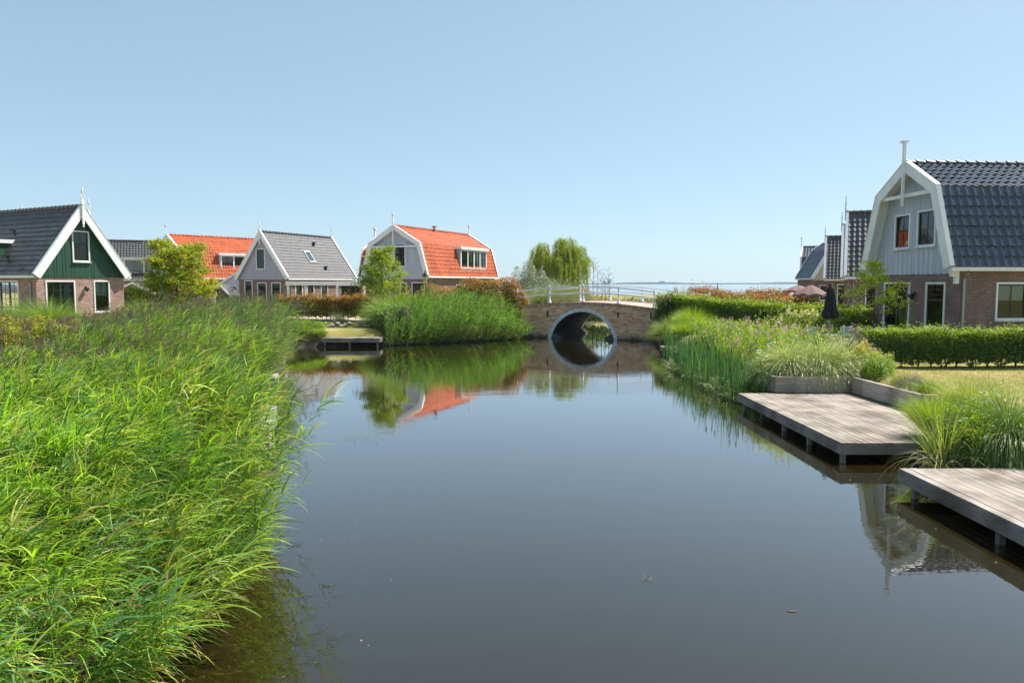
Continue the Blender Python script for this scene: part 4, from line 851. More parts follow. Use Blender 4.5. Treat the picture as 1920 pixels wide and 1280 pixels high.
# wing wall with sloping cap at the right end
m = MB(); q = [(S1, 0), (S1 + 1.15, -1.5)]
def wz(k): return 1.62 - 1.15 * k
for i in range(8):
    k0, k1 = i / 8, (i + 1) / 8; P = [(S1 + 1.15 * k0, -1.6 * k0, -.6), (S1 + 1.15 * k1, -1.6 * k1, -.6), (S1 + 1.15 * k1, -1.6 * k1, wz(k1)), (S1 + 1.15 * k0, -1.6 * k0, wz(k0))]
    m.poly(P, [(2 * k0, p[2]) if j in (0, 3) else (2 * k1, p[2]) for j, p in enumerate(P)])
m.build('wing_wall', M['brickpink'], BG)
m = MB(); m.tube([(S1 - .02, -.02, wz(0) + .0), (S1 + 1.2, -1.68, wz(1.04))], .0, 4) if False else None
m = MB(); A = [(S1 - .0, -.16, wz(0) - .0), (S1 + .25, .1, wz(0)), (S1 + 1.45, -1.55, wz(1)), (S1 + 1.15, -1.78, wz(1))]; B = [(p[0], p[1], p[2] + .14) for p in A]
m.poly(A[::-1]); m.poly(B)
for i in range(4): m.poly([A[i], A[(i + 1) % 4], B[(i + 1) % 4], B[i]])
m.build('wing_cap', M['stone'], BG)
# roads up to the bridge and path behind the hedge
def strip(name, pts, w, mat, dz=.02, n=30):
    m = MB(); P = []
    for (ax, ay), (bx, by) in zip(pts, pts[1:]):
        for k in range(n): P.append((ax + (bx - ax) * k / n, ay + (by - ay) * k / n))
    P.append(pts[-1]); rows = []
    for i, p in enumerate(P):
        a, b = P[max(i - 1, 0)], P[min(i + 1, len(P) - 1)]; dx, dy = b[0] - a[0], b[1] - a[1]; l = math.hypot(dx, dy); nx_, ny_ = -dy / l * w / 2, dx / l * w / 2
        rows.append([(p[0] + nx_ * f, p[1] + ny_ * f) for f in np.linspace(-1, 1, 7)])
    for r0, r1 in zip(rows, rows[1:]):
        for i in range(6):
            c = [r0[i], r0[i + 1], r1[i + 1], r1[i]]; m.poly([(x, y, gz(x, y) + dz) for x, y in c][::-1], [(x, y) for x, y in c][::-1])
    o = m.build(name, mat); o['kind'] = 'structure'; return o
strip('road', [br(5.15, 3.1), br(16, 3.1), br(30, 3.1)], 4.2, M['paving'], .05, 14)
strip('road', [br(-5.7, 3.1), br(-16, 3.1), br(-40, 3.1)], 4.2, M['paving'], .05, 14)
strip('path', [(-34, 54.8), (-13, 53.4), (-5, 52)], 2.6, M['paving'], .03, 16)
strip('path', [(9.5, 38.5), (14.5, 33.2)], 1.2, M['paving'], .03, 10)

# ------------------------------------------------------------------ timber decks over the water
def deck(name, label, x0, x1, y0, y1, z, along='y', nposts=(), board=.145, fasc=.20, th=.035, group=None, tint=(0.31, 0.275, 0.248), open_sides=('x0', 'y0')):
    r = thing(name, label, 'deck', (x0, y0, z), 0, group); V, F, Cc = [], [], []; w, l = x1 - x0, y1 - y0
    span = w if along == 'y' else l; n = int(span / board); bw = span / n; k = 0
    for i in range(n):
        a, b = i * bw + .006, (i + 1) * bw - .006; segs = [0, (l if along == 'y' else w) * random.uniform(.35, .65), (l if along == 'y' else w)] if i % 3 else [0, (l if along == 'y' else w)]
        for s0, s1 in zip(segs, segs[1:]):
            s0 += .003; s1 -= .003; dz = random.uniform(-.003, .003); sag = random.uniform(-.004, .004)
            c = np.array(tint) * random.uniform(.82, 1.14) * np.array([1, random.uniform(.97, 1.02), random.uniform(.92, 1.03)])
            P = [(a, s0), (b, s0), (b, s1), (a, s1)]
            if along == 'x': P = [(q, p) for p, q in P][::-1]
            e = len(V); V += [(p, q, -th + dz) for p, q in P] + [(p, q, dz + sag * (j % 2)) for j, (p, q) in enumerate(P)]
            F += [(e + 4, e + 5, e + 6, e + 7)] + [(e + j, e + (j + 1) % 4, e + 4 + (j + 1) % 4, e + 4 + j) for j in range(4)] + [(e + 3, e + 2, e + 1, e)]; Cc += [c] * 8
    mt = M['wood'] if along == 'y' else M['woodx']
    np_mesh('decking', V, F, mt, r, col=np.array(Cc))
    def beam(nm, bx, mat):
        mm = MB(); mm.box(*bx); o = mm.build(nm, mat, r); a = o.data.color_attributes.new('Col', 'FLOAT_COLOR', 'POINT'); t = np.ones((8 * 3, 4), np.float32); t = np.ones((len(o.data.vertices), 4), np.float32); t[:, :3] = np.array(tint) * random.uniform(.8, .95); a.data.foreach_set('color', t.ravel()); return o
    if 'x0' in open_sides: beam('fascia', (-.012, .035, 0, l, -fasc - th, -th - .002), M['wood'])
    if 'x1' in open_sides: beam('fascia', (w - .035, w + .012, 0, l, -fasc - th, -th - .002), M['wood'])
    if 'y0' in open_sides: beam('fascia', (.037, w - .037, -.012, .035, -fasc - th, -th - .002), M['woodx'])
    if 'y1' in open_sides: beam('fascia', (.037, w - .037, l - .035, l + .012, -fasc - th, -th - .002), M['woodx'])
    for i in range(3):
        t = w * (.25 + .3 * i); beam('joist', (t, t + .07, .04, l - .04, -.15 - th, -th - .004), M['wood'])
    for (px_, py_) in nposts: beam('post', (px_, px_ + .09, py_, py_ + .09, -z - .5, -th - .004), M['wood'])
    return r
d1 = deck('timber_deck', 'large weathered grey timber deck with planter walls behind it, middle of the right bank', 6.6, 9.86, 14.78, 21.62, .42, nposts=[(.045, .05), (.045, 1.75), (.045, 3.3), (.045, 4.9), (.045, 6.4), (2.9, .05)])
d2 = deck('timber_deck', 'nearest timber deck cut off by the lower right edge of the photo', 6.7, 12.2, 6.2, 12.72, .42, nposts=[(.05, 6.1), (.05, 3.9), (.05, 1.6), (.05, .1)], open_sides=('x0', 'y0', 'y1'), board=.15)
d3 = deck('timber_deck', 'small timber deck half hidden by cattails right of the bridge', 7.62, 10.6, 33.7, 38.4, .42, nposts=[(.05, .05), (.05, 2.2), (.05, 4.4), (2.2, .05)])
d4 = deck('timber_deck', 'timber jetty with stone edging behind it on the far bank, left of the bridge', -10.93, -7.6, 42.72, 46.0, .50, nposts=[(.12, .05), (1.55, .05), (3.15, .05)], fasc=.22, open_sides=('x0', 'x1', 'y0'), tint=(.33, .295, .27))
# left bank: pale slab and edge boards among the reeds
def slab(name, label, pts, z, t, mat, cat):
    m = MB(); A = [(x, y, z - t) for x, y in pts]; B = [(x, y, z) for x, y in pts]; m.poly(A[::-1]); m.poly(B)
    for i in range(len(pts)): m.poly([A[i], A[(i + 1) % len(pts)], B[(i + 1) % len(pts)], B[i]])
    o = m.build(name, mat, None, bevel=.015); tag(o, label, cat); return o
slab('concrete_landing', 'pale concrete landing slab between the two reed beds on the left bank', [(-5.5, 16.7), (-6.2, 19.5), (-8.2, 19.3), (-7.6, 16.2)], .40, .5, M['concrete'], 'landing')
slab('concrete_landing', 'narrow pale slab edge at the foot of the far left reed bed', [(-8.5, 26.9), (-8.85, 28.2), (-10.6, 28.2), (-9.6, 26.4)], .2, .5, M['concrete'], 'landing')
def edging(name, label, pts, z0=-.4, z1=.22):
    m = MB()
    for (ax, ay), (bx, by) in zip(pts, pts[1:]):
        L = math.hypot(bx - ax, by - ay); n = int(L / .17)
        for k in range(n):
            t = (k + .5) / n; x, y = ax + (bx - ax) * t, ay + (by - ay) * t; h = z1 + random.uniform(-.06, .05); m.tube([(x, y, z0), (x, y, h)], .065 + random.uniform(0, .012), 6)
    o = m.build(name, M['wetwood']); tag(o, label, 'edging'); return o
edging('bank_edging', 'row of short dark timber piles holding the far bank along the waterline', [(-17, 42.2), (-10.95, 42.75), (-7.6, 43.25), (-2.0, 46.5), (.6, 48.9)], z1=.13)
edging('bank_edging', 'row of short dark timber piles along the right bank beside the cattails', [(8.7, 45), (8.05, 38.3), (8.05, 31), (8.0, 24), (7.55, 21.9)])
edging('bank_edging', 'row of short dark timber piles between the two right decks', [(8.0, 15.2), (7.75, 12.95)])
# planter of thick timbers behind the big deck
PL = thing('timber_planter', 'low planter wall of two stacked grey timbers around the back of the large deck', 'planter', (0, 0, 0))
def timber(p, q, z0, z1, t=.10, nm='timber'):
    (ax, ay), (bx, by) = p, q; L = math.hypot(bx - ax, by - ay); mm = MB(); mm.box(0, L, -t / 2, t / 2, 0, z1 - z0); o = mm.build(nm, M['woodx'], PL, bevel=.012)
    a = o.data.color_attributes.new('Col', 'FLOAT_COLOR', 'POINT'); tt = np.ones((len(o.data.vertices), 4), np.float32); tt[:, :3] = np.array([.40, .355, .315]) * random.uniform(.88, 1.1); a.data.foreach_set('color', tt.ravel())
    o.location = (ax, ay, z0); o.rotation_euler = (0, 0, math.atan2(by - ay, bx - ax)); return o
for k in range(2):
    z0 = .43 + .232 * k
    timber((7.72, 21.75), (9.9, 21.68), z0, z0 + .228); timber((9.97, 21.62), (10.08, 18.22), z0, z0 + .228)
    timber((7.72, 21.82), (7.80, 23.2), z0, z0 + .228)
timber((10.14, 18.18), (11.1, 18.12), .662, .89); timber((10.14, 17.9), (11.3, 17.84), .43, .61, .4, 'bench')
# rocks behind the jetty
ORD = 'first second third fourth fifth sixth seventh eighth ninth tenth eleventh twelfth thirteenth fourteenth fifteenth sixteenth seventeenth eighteenth nineteenth twentieth'.split()
for i in range(20):
    t = i / 19; x = -11.6 + 4.6 * t + random.uniform(-.06, .06); y = 46.35 + random.uniform(-.1, .1); s = random.uniform(.12, .21)
    m = MB(); P = nrm(np.random.default_rng(i).normal(size=(26, 3))); import bmesh
    bm = bmesh.new(); [bm.verts.new(tuple(p * np.array([s * random.uniform(.9, 1.2), s * .8, s * random.uniform(.55, .8)]))) for p in P]; bmesh.ops.convex_hull(bm, input=bm.verts); me = bpy.data.meshes.new('rock'); bm.to_mesh(me); bm.free(); me.materials.append(M['rock'])
    o = link(bpy.data.objects.new('rock', me)); o.location = (x, y, gz(x, y) + .10 if i % 3 else gz(x, y) + .26); tag(o, ORD[i] + ' rough pale rock from the left in the stone row behind the far jetty', 'rock', 'rocks edging the lawn behind the jetty')

# ------------------------------------------------------------------ small things
# carport beside the grey house
x, y = gp(535, 527, 3.7)
CP = thing('carport', 'flat white carport canopy on square posts right of the lilac-grey gable house', 'carport', (-18.9, 62.5, 1.2), RAD(-4))
def bxs(nm, par, mat, *b):
    m = MB()
    for q in b: m.box(*q)
    return m.build(nm, mat, par)
bxs('roof', CP, M['white'], (0, 4.3, 0, .12, 2.28, 2.60), (4.3, 6.7, 0, .12, 2.24, 2.62), (0, .12, .12, 4.5, 2.3, 2.6), (6.58, 6.7, .12, 4.5, 2.3, 2.6))
bxs('roof_sheet', CP, M['zinc'], (.12, 6.58, .12, 4.5, 2.55, 2.60))
for x in (.05, 4.25, 6.5): bxs('post', CP, M['white'], (x, x + .17, .14, .31, -.2, 2.28))
for x in (.05, 6.5): bxs('post', CP, M['white'], (x, x + .17, 4.2, 4.37, -.2, 2.3))
bxs('back_wall', CP, M['darksash'], (3.4, 6.5, 4.4, 4.48, 0, 2.28))
# porch shed
SH = thing('garden_shed', 'small shed with white edged pitched roof and white door left of the lilac-grey house', 'shed', (-22.6, 56.0, 1.2), RAD(-8))
SH.scale = (.6, .6, .93)
m = MB(); m.poly([(0, 0, 0), (2.6, 0, 0), (2.6, 0, 1.75), (1.3, 0, 2.5), (0, 0, 1.75)]); m.poly([(2.6, 0, 0), (2.6, 2.2, 0), (2.6, 2.2, 1.75), (2.6, 0, 1.75)]); m.poly([(0, 2.2, 0), (0, 0, 0), (0, 0, 1.75), (0, 2.2, 1.75)]); m.build('wall', M['darksash'], SH)
m = MB()
for a, b in (((-.25, 1.62), (1.3, 2.56)), ((1.3, 2.56), (2.85, 1.62))): m.poly([(a[0], -.3, a[1]), (b[0], -.3, b[1]), (b[0], 2.3, b[1]), (a[0], 2.3, a[1])])
m.build('roof', M['tile_grey'], SH)
m = MB()
for a, b in (((-.3, 1.60), (1.3, 2.60)), ((1.3, 2.60), (2.9, 1.60))):
    A = [(a[0], -.34, a[1] - .12), (b[0], -.34, b[1] - .12), (b[0], -.34, b[1] + .08), (a[0], -.34, a[1] + .08)]; B = [(p[0], -.29, p[2]) for p in A]; m.poly(A); m.poly(B[::-1]); [m.poly([A[i], B[i], B[(i + 1) % 4], A[(i + 1) % 4]]) for i in range(4)]
m.build('bargeboard', M['white'], SH)
bxs('door', SH, M['offwhite'], (.12, .80, -.05, -.002, 0, 1.7)); bxs('pane', SH, M['white'], (.2, .72, -.06, -.053, .95, 1.5))
S2 = thing('garden_shed', 'little shed with grey pitched roof low beside the green gabled house', 'shed', (-33.0, 62, 1.2), RAD(10))
m = MB(); m.box(0, 3, 0, 2, 0, 1.7); m.build('wall', M['darksash'], S2)
m = MB(); m.poly([(-.3, -.2, 1.6), (1.5, -.2, 2.5), (1.5, 2.2, 2.5), (-.3, 2.2, 1.6)]); m.poly([(1.5, -.2, 2.5), (3.3, -.2, 1.6), (3.3, 2.2, 1.6), (1.5, 2.2, 2.5)]); m.build('roof', M['tile_grey'], S2)
m = MB()
for a, b in (((-.3, 1.6), (1.5, 2.5)), ((1.5, 2.5), (3.3, 1.6))):
    A = [(a[0], -.24, a[1] - .12), (b[0], -.24, b[1] - .12), (b[0], -.24, b[1] + .06), (a[0], -.24, a[1] + .06)]; B = [(p[0], -.2, p[2]) for p in A]; m.poly(A); m.poly(B[::-1]); [m.poly([A[i], B[i], B[(i + 1) % 4], A[(i + 1) % 4]]) for i in range(4)]
m.build('bargeboard', M['white'], S2)
# street lamp
x, zt = zp(797, 507, 53); LP = thing('street_lamp', 'old-style street lamp with yellow glass lantern before the red-roofed house', 'street lamp', (x, 53, 1.2)); H_ = zt - 1.2
m = MB(); m.lathe([(.09, -.3), (.09, .5), (.05, .6), (.045, H_ - 1.0), (.07, H_ - .98), (.05, H_ - .9)], n=10); m.tube([(0, 0, H_ - 1.0), (.28, 0, H_ - .95)], .015, 6); m.build('pole', M['black'], LP, smooth=True)
m = MB(); m.lathe([(.09, H_ - .88), (.19, H_ - .42)], n=6); m.build('lantern', M['lampglass'], LP)
m = MB(); m.lathe([(.21, H_ - .42), (.22, H_ - .38), (.10, H_ - .20), (.05, H_ - .15), (.05, H_ - .1), (.01, H_)], n=6); m.build('lamp_cap', M['black'], LP)
# parasols
def parasol_closed(label, x, y, zt, zb):
    g = gz(x, y); r = thing('parasol', label, 'parasol', (x, y, g)); h = zt - g; b = zb - g
    m = MB(); m.lathe([(.024, 0), (.024, h - .05)], n=8); m.build('pole', M['zinc'], r)
    V, F = [], []; n = 48; prof_ = [(.02, h), (.075, h - .03), (.07, h - .16), (.12, h - .17), (.13, h - .4), (.20, b + .35), (.27, b + .16), (.24, b + .04), (.17, b), (.03, b + .02)]
    for rr, z in prof_:
        for k in range(n): a = 2 * pi * k / n; q = rr * (1 + (.20 * sin(a * 8) + .06 * sin(a * 3 + z * 2)) * (1 if z < h - .16 else .2)); V.append((q * cos(a), q * sin(a), z + .03 * sin(a * 8 + 1) * (z < b + .2)))
    for i in range(len(prof_) - 1):
        for k in range(n): F.append((i * n + k, i * n + (k + 1) % n, (i + 1) * n + (k + 1) % n, (i + 1) * n + k))
    np_mesh('canopy', V, F, M['cloth_dark'], r, smooth=True)
    m = MB(); m.box(-.28, .28, -.28, .28, 0, .06); m.build('base', M['stone'], r); return r
x, zt = zp(1558, 531, 27.5); _, zb = zp(1558, 597, 27.5); parasol_closed('closed black garden parasol standing by the pale blue chairs', x, 27.5, zt, zb)
def parasol_open(label, px, pyt, pye, wpx, D, sides=8, mat='cloth_brown', cat='parasol', val=.16):
    x, zt = zp(px, pyt, D); _, ze = zp(px, pye, D); R_ = wpx / FPX * D / 2; g = gz(x, D); r = thing('parasol', label, cat, (x, D, g)); zt -= g; ze -= g
    m = MB(); m.lathe([(.03, 0), (.03, zt)], n=8); m.build('pole', M['black'], r); V = [(0, 0, zt)]; F = []; n = sides * 6; nr_ = 6
    for i in range(1, nr_ + 1):
        for k in range(n):
            a = 2 * pi * k / n + .3; s_ = (k % 6) / 6; sc_ = 1 - .10 * sin(pi * s_); f = i / nr_; V.append((R_ * f * sc_ * cos(a), R_ * f * sc_ * sin(a), zt - (zt - ze) * (f ** 1.15) + .10 * sin(pi * s_) * f - .0 + (0 if i < nr_ else 0)))
    for k in range(n): V.append((V[1 + (nr_ - 1) * n + k][0], V[1 + (nr_ - 1) * n + k][1], V[1 + (nr_ - 1) * n + k][2] - val))
    me = bpy.data.meshes.new('canopy'); F = [(0, 1 + k, 1 + (k + 1) % n) for k in range(n)]
    for i in range(nr_):
        for k in range(n): a = 1 + i * n; F.append((a + k, a + n + k, a + n + (k + 1) % n, a + (k + 1) % n))
    me.from_pydata(V, [], F); me.materials.append(M[mat]); c = link(bpy.data.objects.new('canopy', me), r)
    m = MB(); m.lathe([(.05, zt - .02), (.06, zt + .03), (.01, zt + .10)], n=8); m.build('finial', M[mat], r); return r
parasol_open('open dusty brown parasol in front of the farthest house on the right', 1521, 533.5, 553, 64, 44)
parasol_open('second open parasol, paler, partly behind the dusty brown one', 1497, 534.5, 546, 56, 52, mat='cloth_brown')
parasol_open('small rounded orange-red sunshade left of the open brown parasols', 1478, 548, 558, 14, 55, mat='orange', val=.1)
# garden chairs and table
def chair():
    r = thing('garden_chair', '', 'chair', (0, 0, 0), 0, 'pale blue garden chairs'); m = MB()
    m.box(-.24, .24, -.24, .22, .42, .45); m.build('seat', M['chair'], r)
    m = MB(); fn = lambda x, y, z: (x, y + (z - .45) * .25, z)
    m.box(-.24, .24, .22, .25, .52, .98, fn); m.build('backrest', M['chair'], r)
    for sx in (-1, 1):
        m = MB(); m.tube([(sx * .24, .24, .45), (sx * .24, .34, 0)], .015, 6); m.build('leg', M['zinc'], r); m = MB(); m.tube([(sx * .24, -.22, .45), (sx * .24, -.28, 0)], .015, 6); m.build('leg', M['zinc'], r)
        m = MB(); m.tube([(sx * .26, .28, .64), (sx * .26, -.24, .66), (sx * .25, -.22, .45)], .018, 6); m.build('armrest', M['chair'], r)
    return r
CL = [(1532, 27.3, 12, 'leftmost pale blue garden chair, left of the closed parasol'), (1575, 28.6, 195, 'pale blue garden chair just right of the closed parasol pole'),
      (1612, 27.2, -35, 'pale blue garden chair turned sideways, third from the left'), (1637, 28.3, 200, 'rightmost pale blue garden chair beside the staked young tree')]
c0 = None
for px, D, rot, lb in CL:
    x, _ = zp(px, 600, D); L_ = (x, D, gz(x, D) + .12)
    if c0 is None: c0 = chair(); c0.location = L_; c0.rotation_euler = (0, 0, RAD(rot)); c0['label'] = lb
    else: dup(c0, L_, RAD(rot), lb)
x, _ = zp(1588, 600, 27.9); T = thing('garden_table', 'low pale garden table among the blue chairs under the closed parasol', 'table', (x, 27.9, gz(x, 27.9) + .1))
bxs('tabletop', T, M['chair'], (-.8, .8, -.4, .4, .68, .72))
for sx in (-.7, .7):
    for sy in (-.32, .32): m = MB(); m.tube([(sx, sy, .68), (sx, sy, 0)], .025, 6); m.build('leg', M['zinc'], T)
# boats, buoy, far shore, haze
for px, D, h, lb in ((1249, 2600, 11, 'tiny white sailboat on the lake above the bridge railing'), (1422, 2300, 7, 'tiny white sailboat far out on the lake, right of the middle')):
    x, _ = zp(px, 532, D); r = thing('sailboat', lb, 'boat', (x, D, 0), RAD(30)); s = h / 10
    m = MB(); m.poly([(-3.5 * s, -1.1 * s, .9 * s), (3 * s, -1.0 * s, .9 * s), (5 * s, 0, 1.1 * s), (3 * s, 1.0 * s, .9 * s), (-3.5 * s, 1.1 * s, .9 * s)]); m.poly([(-3.5 * s, -1.1 * s, .9 * s), (-3 * s, -.7 * s, -.1), (3 * s, -.6 * s, -.1), (3 * s, -1 * s, .9 * s)][::-1]); m.poly([(3 * s, -1 * s, .9 * s), (3 * s, -.6 * s, -.1), (5 * s, 0, 1.1 * s)]); m.poly([(3 * s, 1 * s, .9 * s), (3 * s, .6 * s, -.1), (-3 * s, .7 * s, -.1), (-3.5 * s, 1.1 * s, .9 * s)]); m.poly([(-3.5 * s, 1.1 * s, .9 * s), (-3 * s, .7 * s, -.1), (-3 * s, -.7 * s, -.1), (-3.5 * s, -1.1 * s, .9 * s)]); m.build('hull', M['white'], r)
    m = MB(); m.tube([(.5 * s, 0, .9), (.5 * s, 0, 11 * s)], .12 * s, 6); m.build('mast', M['zinc'], r)
    m = MB(); m.poly([(.4 * s, .05, 1.8 * s), (-3.6 * s, .5 * s, 1.8 * s), (-1.8 * s, .45 * s, 6 * s), (.4 * s, .05, 10.6 * s)]); m.poly([(.6 * s, -.05, 9.5 * s), (.8 * s, -.5 * s, 1.5 * s), (4.8 * s, 0, 1.5 * s)]); m.build('sail', M['sail'], r)
x, _ = zp(1345, 540, 560); m = MB(); m.lathe([(.9, -.5), (1.0, .3), (.35, .9), (.25, 3.2), (.5, 3.3), (.1, 4.1)], n=10); o = m.build('buoy', M['black']); o.location = (x, 560, 0); tag(o, 'dark navigation buoy standing alone on the lake', 'buoy')
D = 6000; xs_ = np.arange(-6200, 6200, 22.0); R2 = np.random.default_rng(3); hgt = 5 + 7 * sst(.35, .6, .5 + .5 * np.sin(xs_ / 260 + 1.2) * np.cos(xs_ / 610)) + 1.6 * R2.random(len(xs_)) + 3 * sst(350, 1200, xs_) ; V = []
for i, x in enumerate(xs_): V += [(x, D + 30 * sin(x / 300), -.5), (x, D + 30 * sin(x / 300), hgt[i]), (x, D + 300, hgt[i] + .5 + R2.random()), (x, D + 600, -.5)]
V = np.array(V); F = []
for i in range(len(xs_) - 1):
    for k in range(3): F.append((4 * i + k, 4 * i + 4 + k, 4 * i + 5 + k, 4 * i + 1 + k))
o = np_mesh('far_wood', V, F, M['farwood'], smooth=False); tag(o, 'low wooded far shore of the lake along the horizon', 'woodland', kind='stuff')
def tower(label, px, w, zt, parts):
    x, _ = zp(px, 532, D - 60); r = thing('tower_block', label, 'building', (x, D - 60, 0)); k = w / FPX * D
    for i, (a, b, h) in enumerate(parts):
        m = MB(); m.box(a * k, b * k, -12, 12, -1, h); m.build('tower', M['fartower'], r); m = MB(); m.box((a + .1 * (b - a)) * k, (b - .3 * (b - a)) * k, -6, 6, h, h + 3); m.build('roof_plant', M['fartower'], r)
    return r
tower('hazy blue high-rise, tallest on the far shore behind the bare saplings', 1142, 6, 40, [(-.5, -.1, 36), (-.05, .5, 40)])
tower('low hazy block on the far shore just left of the tallest high-rise', 1133, 4, 24, [(-.5, .5, 22)])
tower('twin hazy blocks on the far shore above the right half of the railing', 1241, 9, 20, [(-.5, -.05, 21), (.05, .5, 22)])
tower('single faint block on the far shore to the right of the twin blocks', 1256, 4, 16, [(-.5, .5, 15)])
# ------------------------------------------------------------------ vegetation placed
def stuff(name, label, parts, mat='reed', cat='plants', parent=None, kind='stuff'):
    o = foliage(name, parts, M[mat]); tag(o, label, cat, kind=kind); return o
def shore_in(poly, dens, lo=-.05):
    X, Y = scatter(poly, dens); d = canal_sd(X, Y); k = d > lo; return X[k], Y[k]
# near left reed bed
nearp = [(-4.3, 3.2), (-3.9, 5.0), (-3.45, 6.4), (-3.4, 7.4), (-3.78, 9), (-4.15, 10.8), (-4.7, 12.6), (-5.3, 14.3), (-6.3, 15.6), (-8.0, 17.6), (-8.4, 20.4), (-9.3, 25.5), (-12.5, 25.5), (-17, 22), (-14, 14), (-8, 6), (-5.5, 3.2)]
pf = lambda X, Y: np.clip(0.95 + 0.28 * np.sin(X * .9 + 1) * np.cos(Y * .7), .6, 1.25)
ztop = lambda X, Y: 1.15 + .85 * sst(4.5, 9.5, Y) + .1 * np.sin(X * .8 + Y * .5) - .45 * sst(13, 18, Y) * (1 - sst(-15, -11.5, X)) - .2 * sst(14.5, 16, Y) * (1 - sst(18, 20.5, Y)) * sst(-10, -8, X) + .25 * sst(18.5, 24, Y) * sst(-14, -11, X)
WN = 1
RC = [(0.22, 0.39, 0.04), (0.34, 0.50, 0.06), (0.07, 0.17, 0.028), (0.45, 0.53, 0.15), (0.17, 0.33, 0.12)]
nearp[9:12] = [(-7.5, 17.6), (-7.8, 20.4), (-8.4, 25.8)]
X, Y = shore_in(nearp, 66, -2); k = Y < 15
stuff('reed_bed', 'dense bright green reeds filling the left foreground and leaning over the water', reeds(X[k], Y[k], 2.05, 2.7, 22, .48, .0235, comb=True, wind=(.75, -.3), seg=5, patch=pf, zt=ztop, lean=.24, cols=RC, tlo=.22, dead=.12, clump=.36, cs=1.1, edgelean=.38), cat='reeds')
k = Y >= 15
stuff('reed_bed', 'bright green reeds of the left bank just beyond the foreground bed', reeds(X[k], Y[k], 1.75, 2.3, 16, .48, .027, comb=True, wind=(.75, -.3), seg=4, patch=pf, zt=ztop, lean=.26, plume=.12, cols=RC + [(.12, .20, .04), (.16, .25, .05)], cw=(5, 4, 4, 1.5, 2, 4, 4), tlo=.25, clump=.3, cs=1.3, dead=.08), cat='reeds')
midp = [(-8.1, 23.4), (-9.0, 28), (-10.4, 34), (-11.6, 38.0), (-13.0, 38.6), (-15.5, 36), (-15.5, 24), (-12, 24)]
X, Y = shore_in(midp, 22, -.1)
stuff('reed_bed', 'taller duller green reed clump where the left bank bends, before the far jetty', reeds(X, Y, 2.55, 3.15, 17, .46, .024, comb=True, cols=[(.13, .25, .045), (.19, .31, .06), (.06, .13, .03), (.24, .31, .09), (.11, .21, .08)], seg=3, plume=.3, lean=.14, dead=.10, clump=.22, cs=1.2, zt=lambda X, Y: 2.42 + .45 * sst(-14.5, -11.5, X) + 0 * Y), cat='reeds')
backp = [(-12.0, 24), (-12.0, 36), (-17, 39.5), (-29, 39), (-27, 30), (-20, 25), (-17, 22)]
X, Y = scatter(backp, 13)
stuff('reed_bed', 'brownish flowering reeds along the back of the left bank below the green house', reeds(X, Y, 1.65, 2.2, 12, .38, .027, cols=[(.13, .19, .05), (.18, .23, .08), (.08, .12, .04), (.22, .22, .10), (.13, .17, .09)], seg=3, plume=.55, lean=.1, dead=.2, clump=.25, cs=1.6, zt=lambda X, Y: 1.85 + 0.22 * sst(-24, -14, X) + 0 * Y), cat='reeds')
# far bank reeds left of the bridge
fp = [(-7.2, 43.35), (-2.0, 46.6), (.9, 48.6), (-.3, 50.0), (-3.2, 48.8), (-8.0, 46.0)]
X, Y = shore_in(fp, 62, -.9)
stuff('reed_bed', 'rounded bank of fresh green reeds on the far shore left of the bridge', reeds(X, Y, 1.65, 2.15, 18, .42, .030, seg=3, lean=.16, tlo=.08, clump=.3, cols=[(.15, .31, .045), (.22, .40, .055), (.07, .16, .03), (.28, .40, .08), (.14, .27, .08)], hf=lambda X, Y: 1.08 - .45 * sst(-1.6, .8, X) - .2 * (1 - sst(-7.6, -4.5, X))), cat='reeds')
# low grass by the bank edges
def lawnblades(poly, dens, h, w, cols, lo=1.2):
    X, Y = shore_in(poly, dens, lo); n = len(X); Z = ground_z(X, Y); a = rng.uniform(0, 6.28, n); return [ribbons(np.stack([X, Y, Z - .01], -1), np.stack([.5 * np.cos(a), .5 * np.sin(a), 1 + 0 * a], -1), h * rng.uniform(.5, 1.4, n), w, 1.0, 2, palette(n, cols))]
stuff('lawn_grass', 'short sunburnt lawn on the right bank before the clipped hedge', lawnblades([(9.9, 15.5), (9.9, 24.2), (19, 24.2), (19, 15)], 620, .055, .011, [(.24, .30, .05), (.38, .36, .10), (.15, .23, .04), (.48, .40, .18)], .3), cat='grass')
stuff('lawn_grass', 'short lawn strip on the far bank below the orange-tipped hedge', lawnblades([(-17, 45), (-17, 53), (-6.5, 51.5), (-6.5, 46.5)], 190, .07, .02, [(.25, .31, .05), (.36, .36, .09), (.17, .24, .04)], 2.2), cat='grass')

# plants of the far bank
YG = [(.20, .32, .04), (.28, .38, .05), (.13, .24, .03)]
x, _ = zp(584, 610, 44.4); tussock('grass_clump', 'round fresh green grass clump at the left end of the far jetty', 'grass clump', x, 44.4, .9, .62, 1500, YG, .018, 2.0, spread=1.1)
x, _ = zp(634, 600, 47.8); tussock('grass_clump', 'pale wispy grass tuft behind the rocks of the far jetty', 'grass clump', x, 47.8, .5, .8, 420, [(.2, .25, .12), (.3, .32, .17)], .014, .8, spread=.6)
for px, D, h in ((560, 46.5, .55), (690, 47, .55), (612, 47.4, .35)):
    x, _ = zp(px, 600, D); tussock('grass_clump', {560: 'low grass clump at the left end of the far lawn', 690: 'low weedy clump at the right end of the rock row', 612: 'tiny grass tuft above the rocks, left of the wispy one'}[px], 'grass clump', x, D, .5, h, 420, YG, .018, 1.6, spread=1.0)
x, _ = zp(741, 580, 47.2); tussock('grass_clump', 'tall pale green grass mound left of the far reed bank', 'grass clump', x, 47.2, 1.8, 1.75, 5200, [(.22, .33, .05), (.30, .40, .07), (.15, .25, .04)], .018, 1.7, z=1.0, spread=1.0, seg=5)
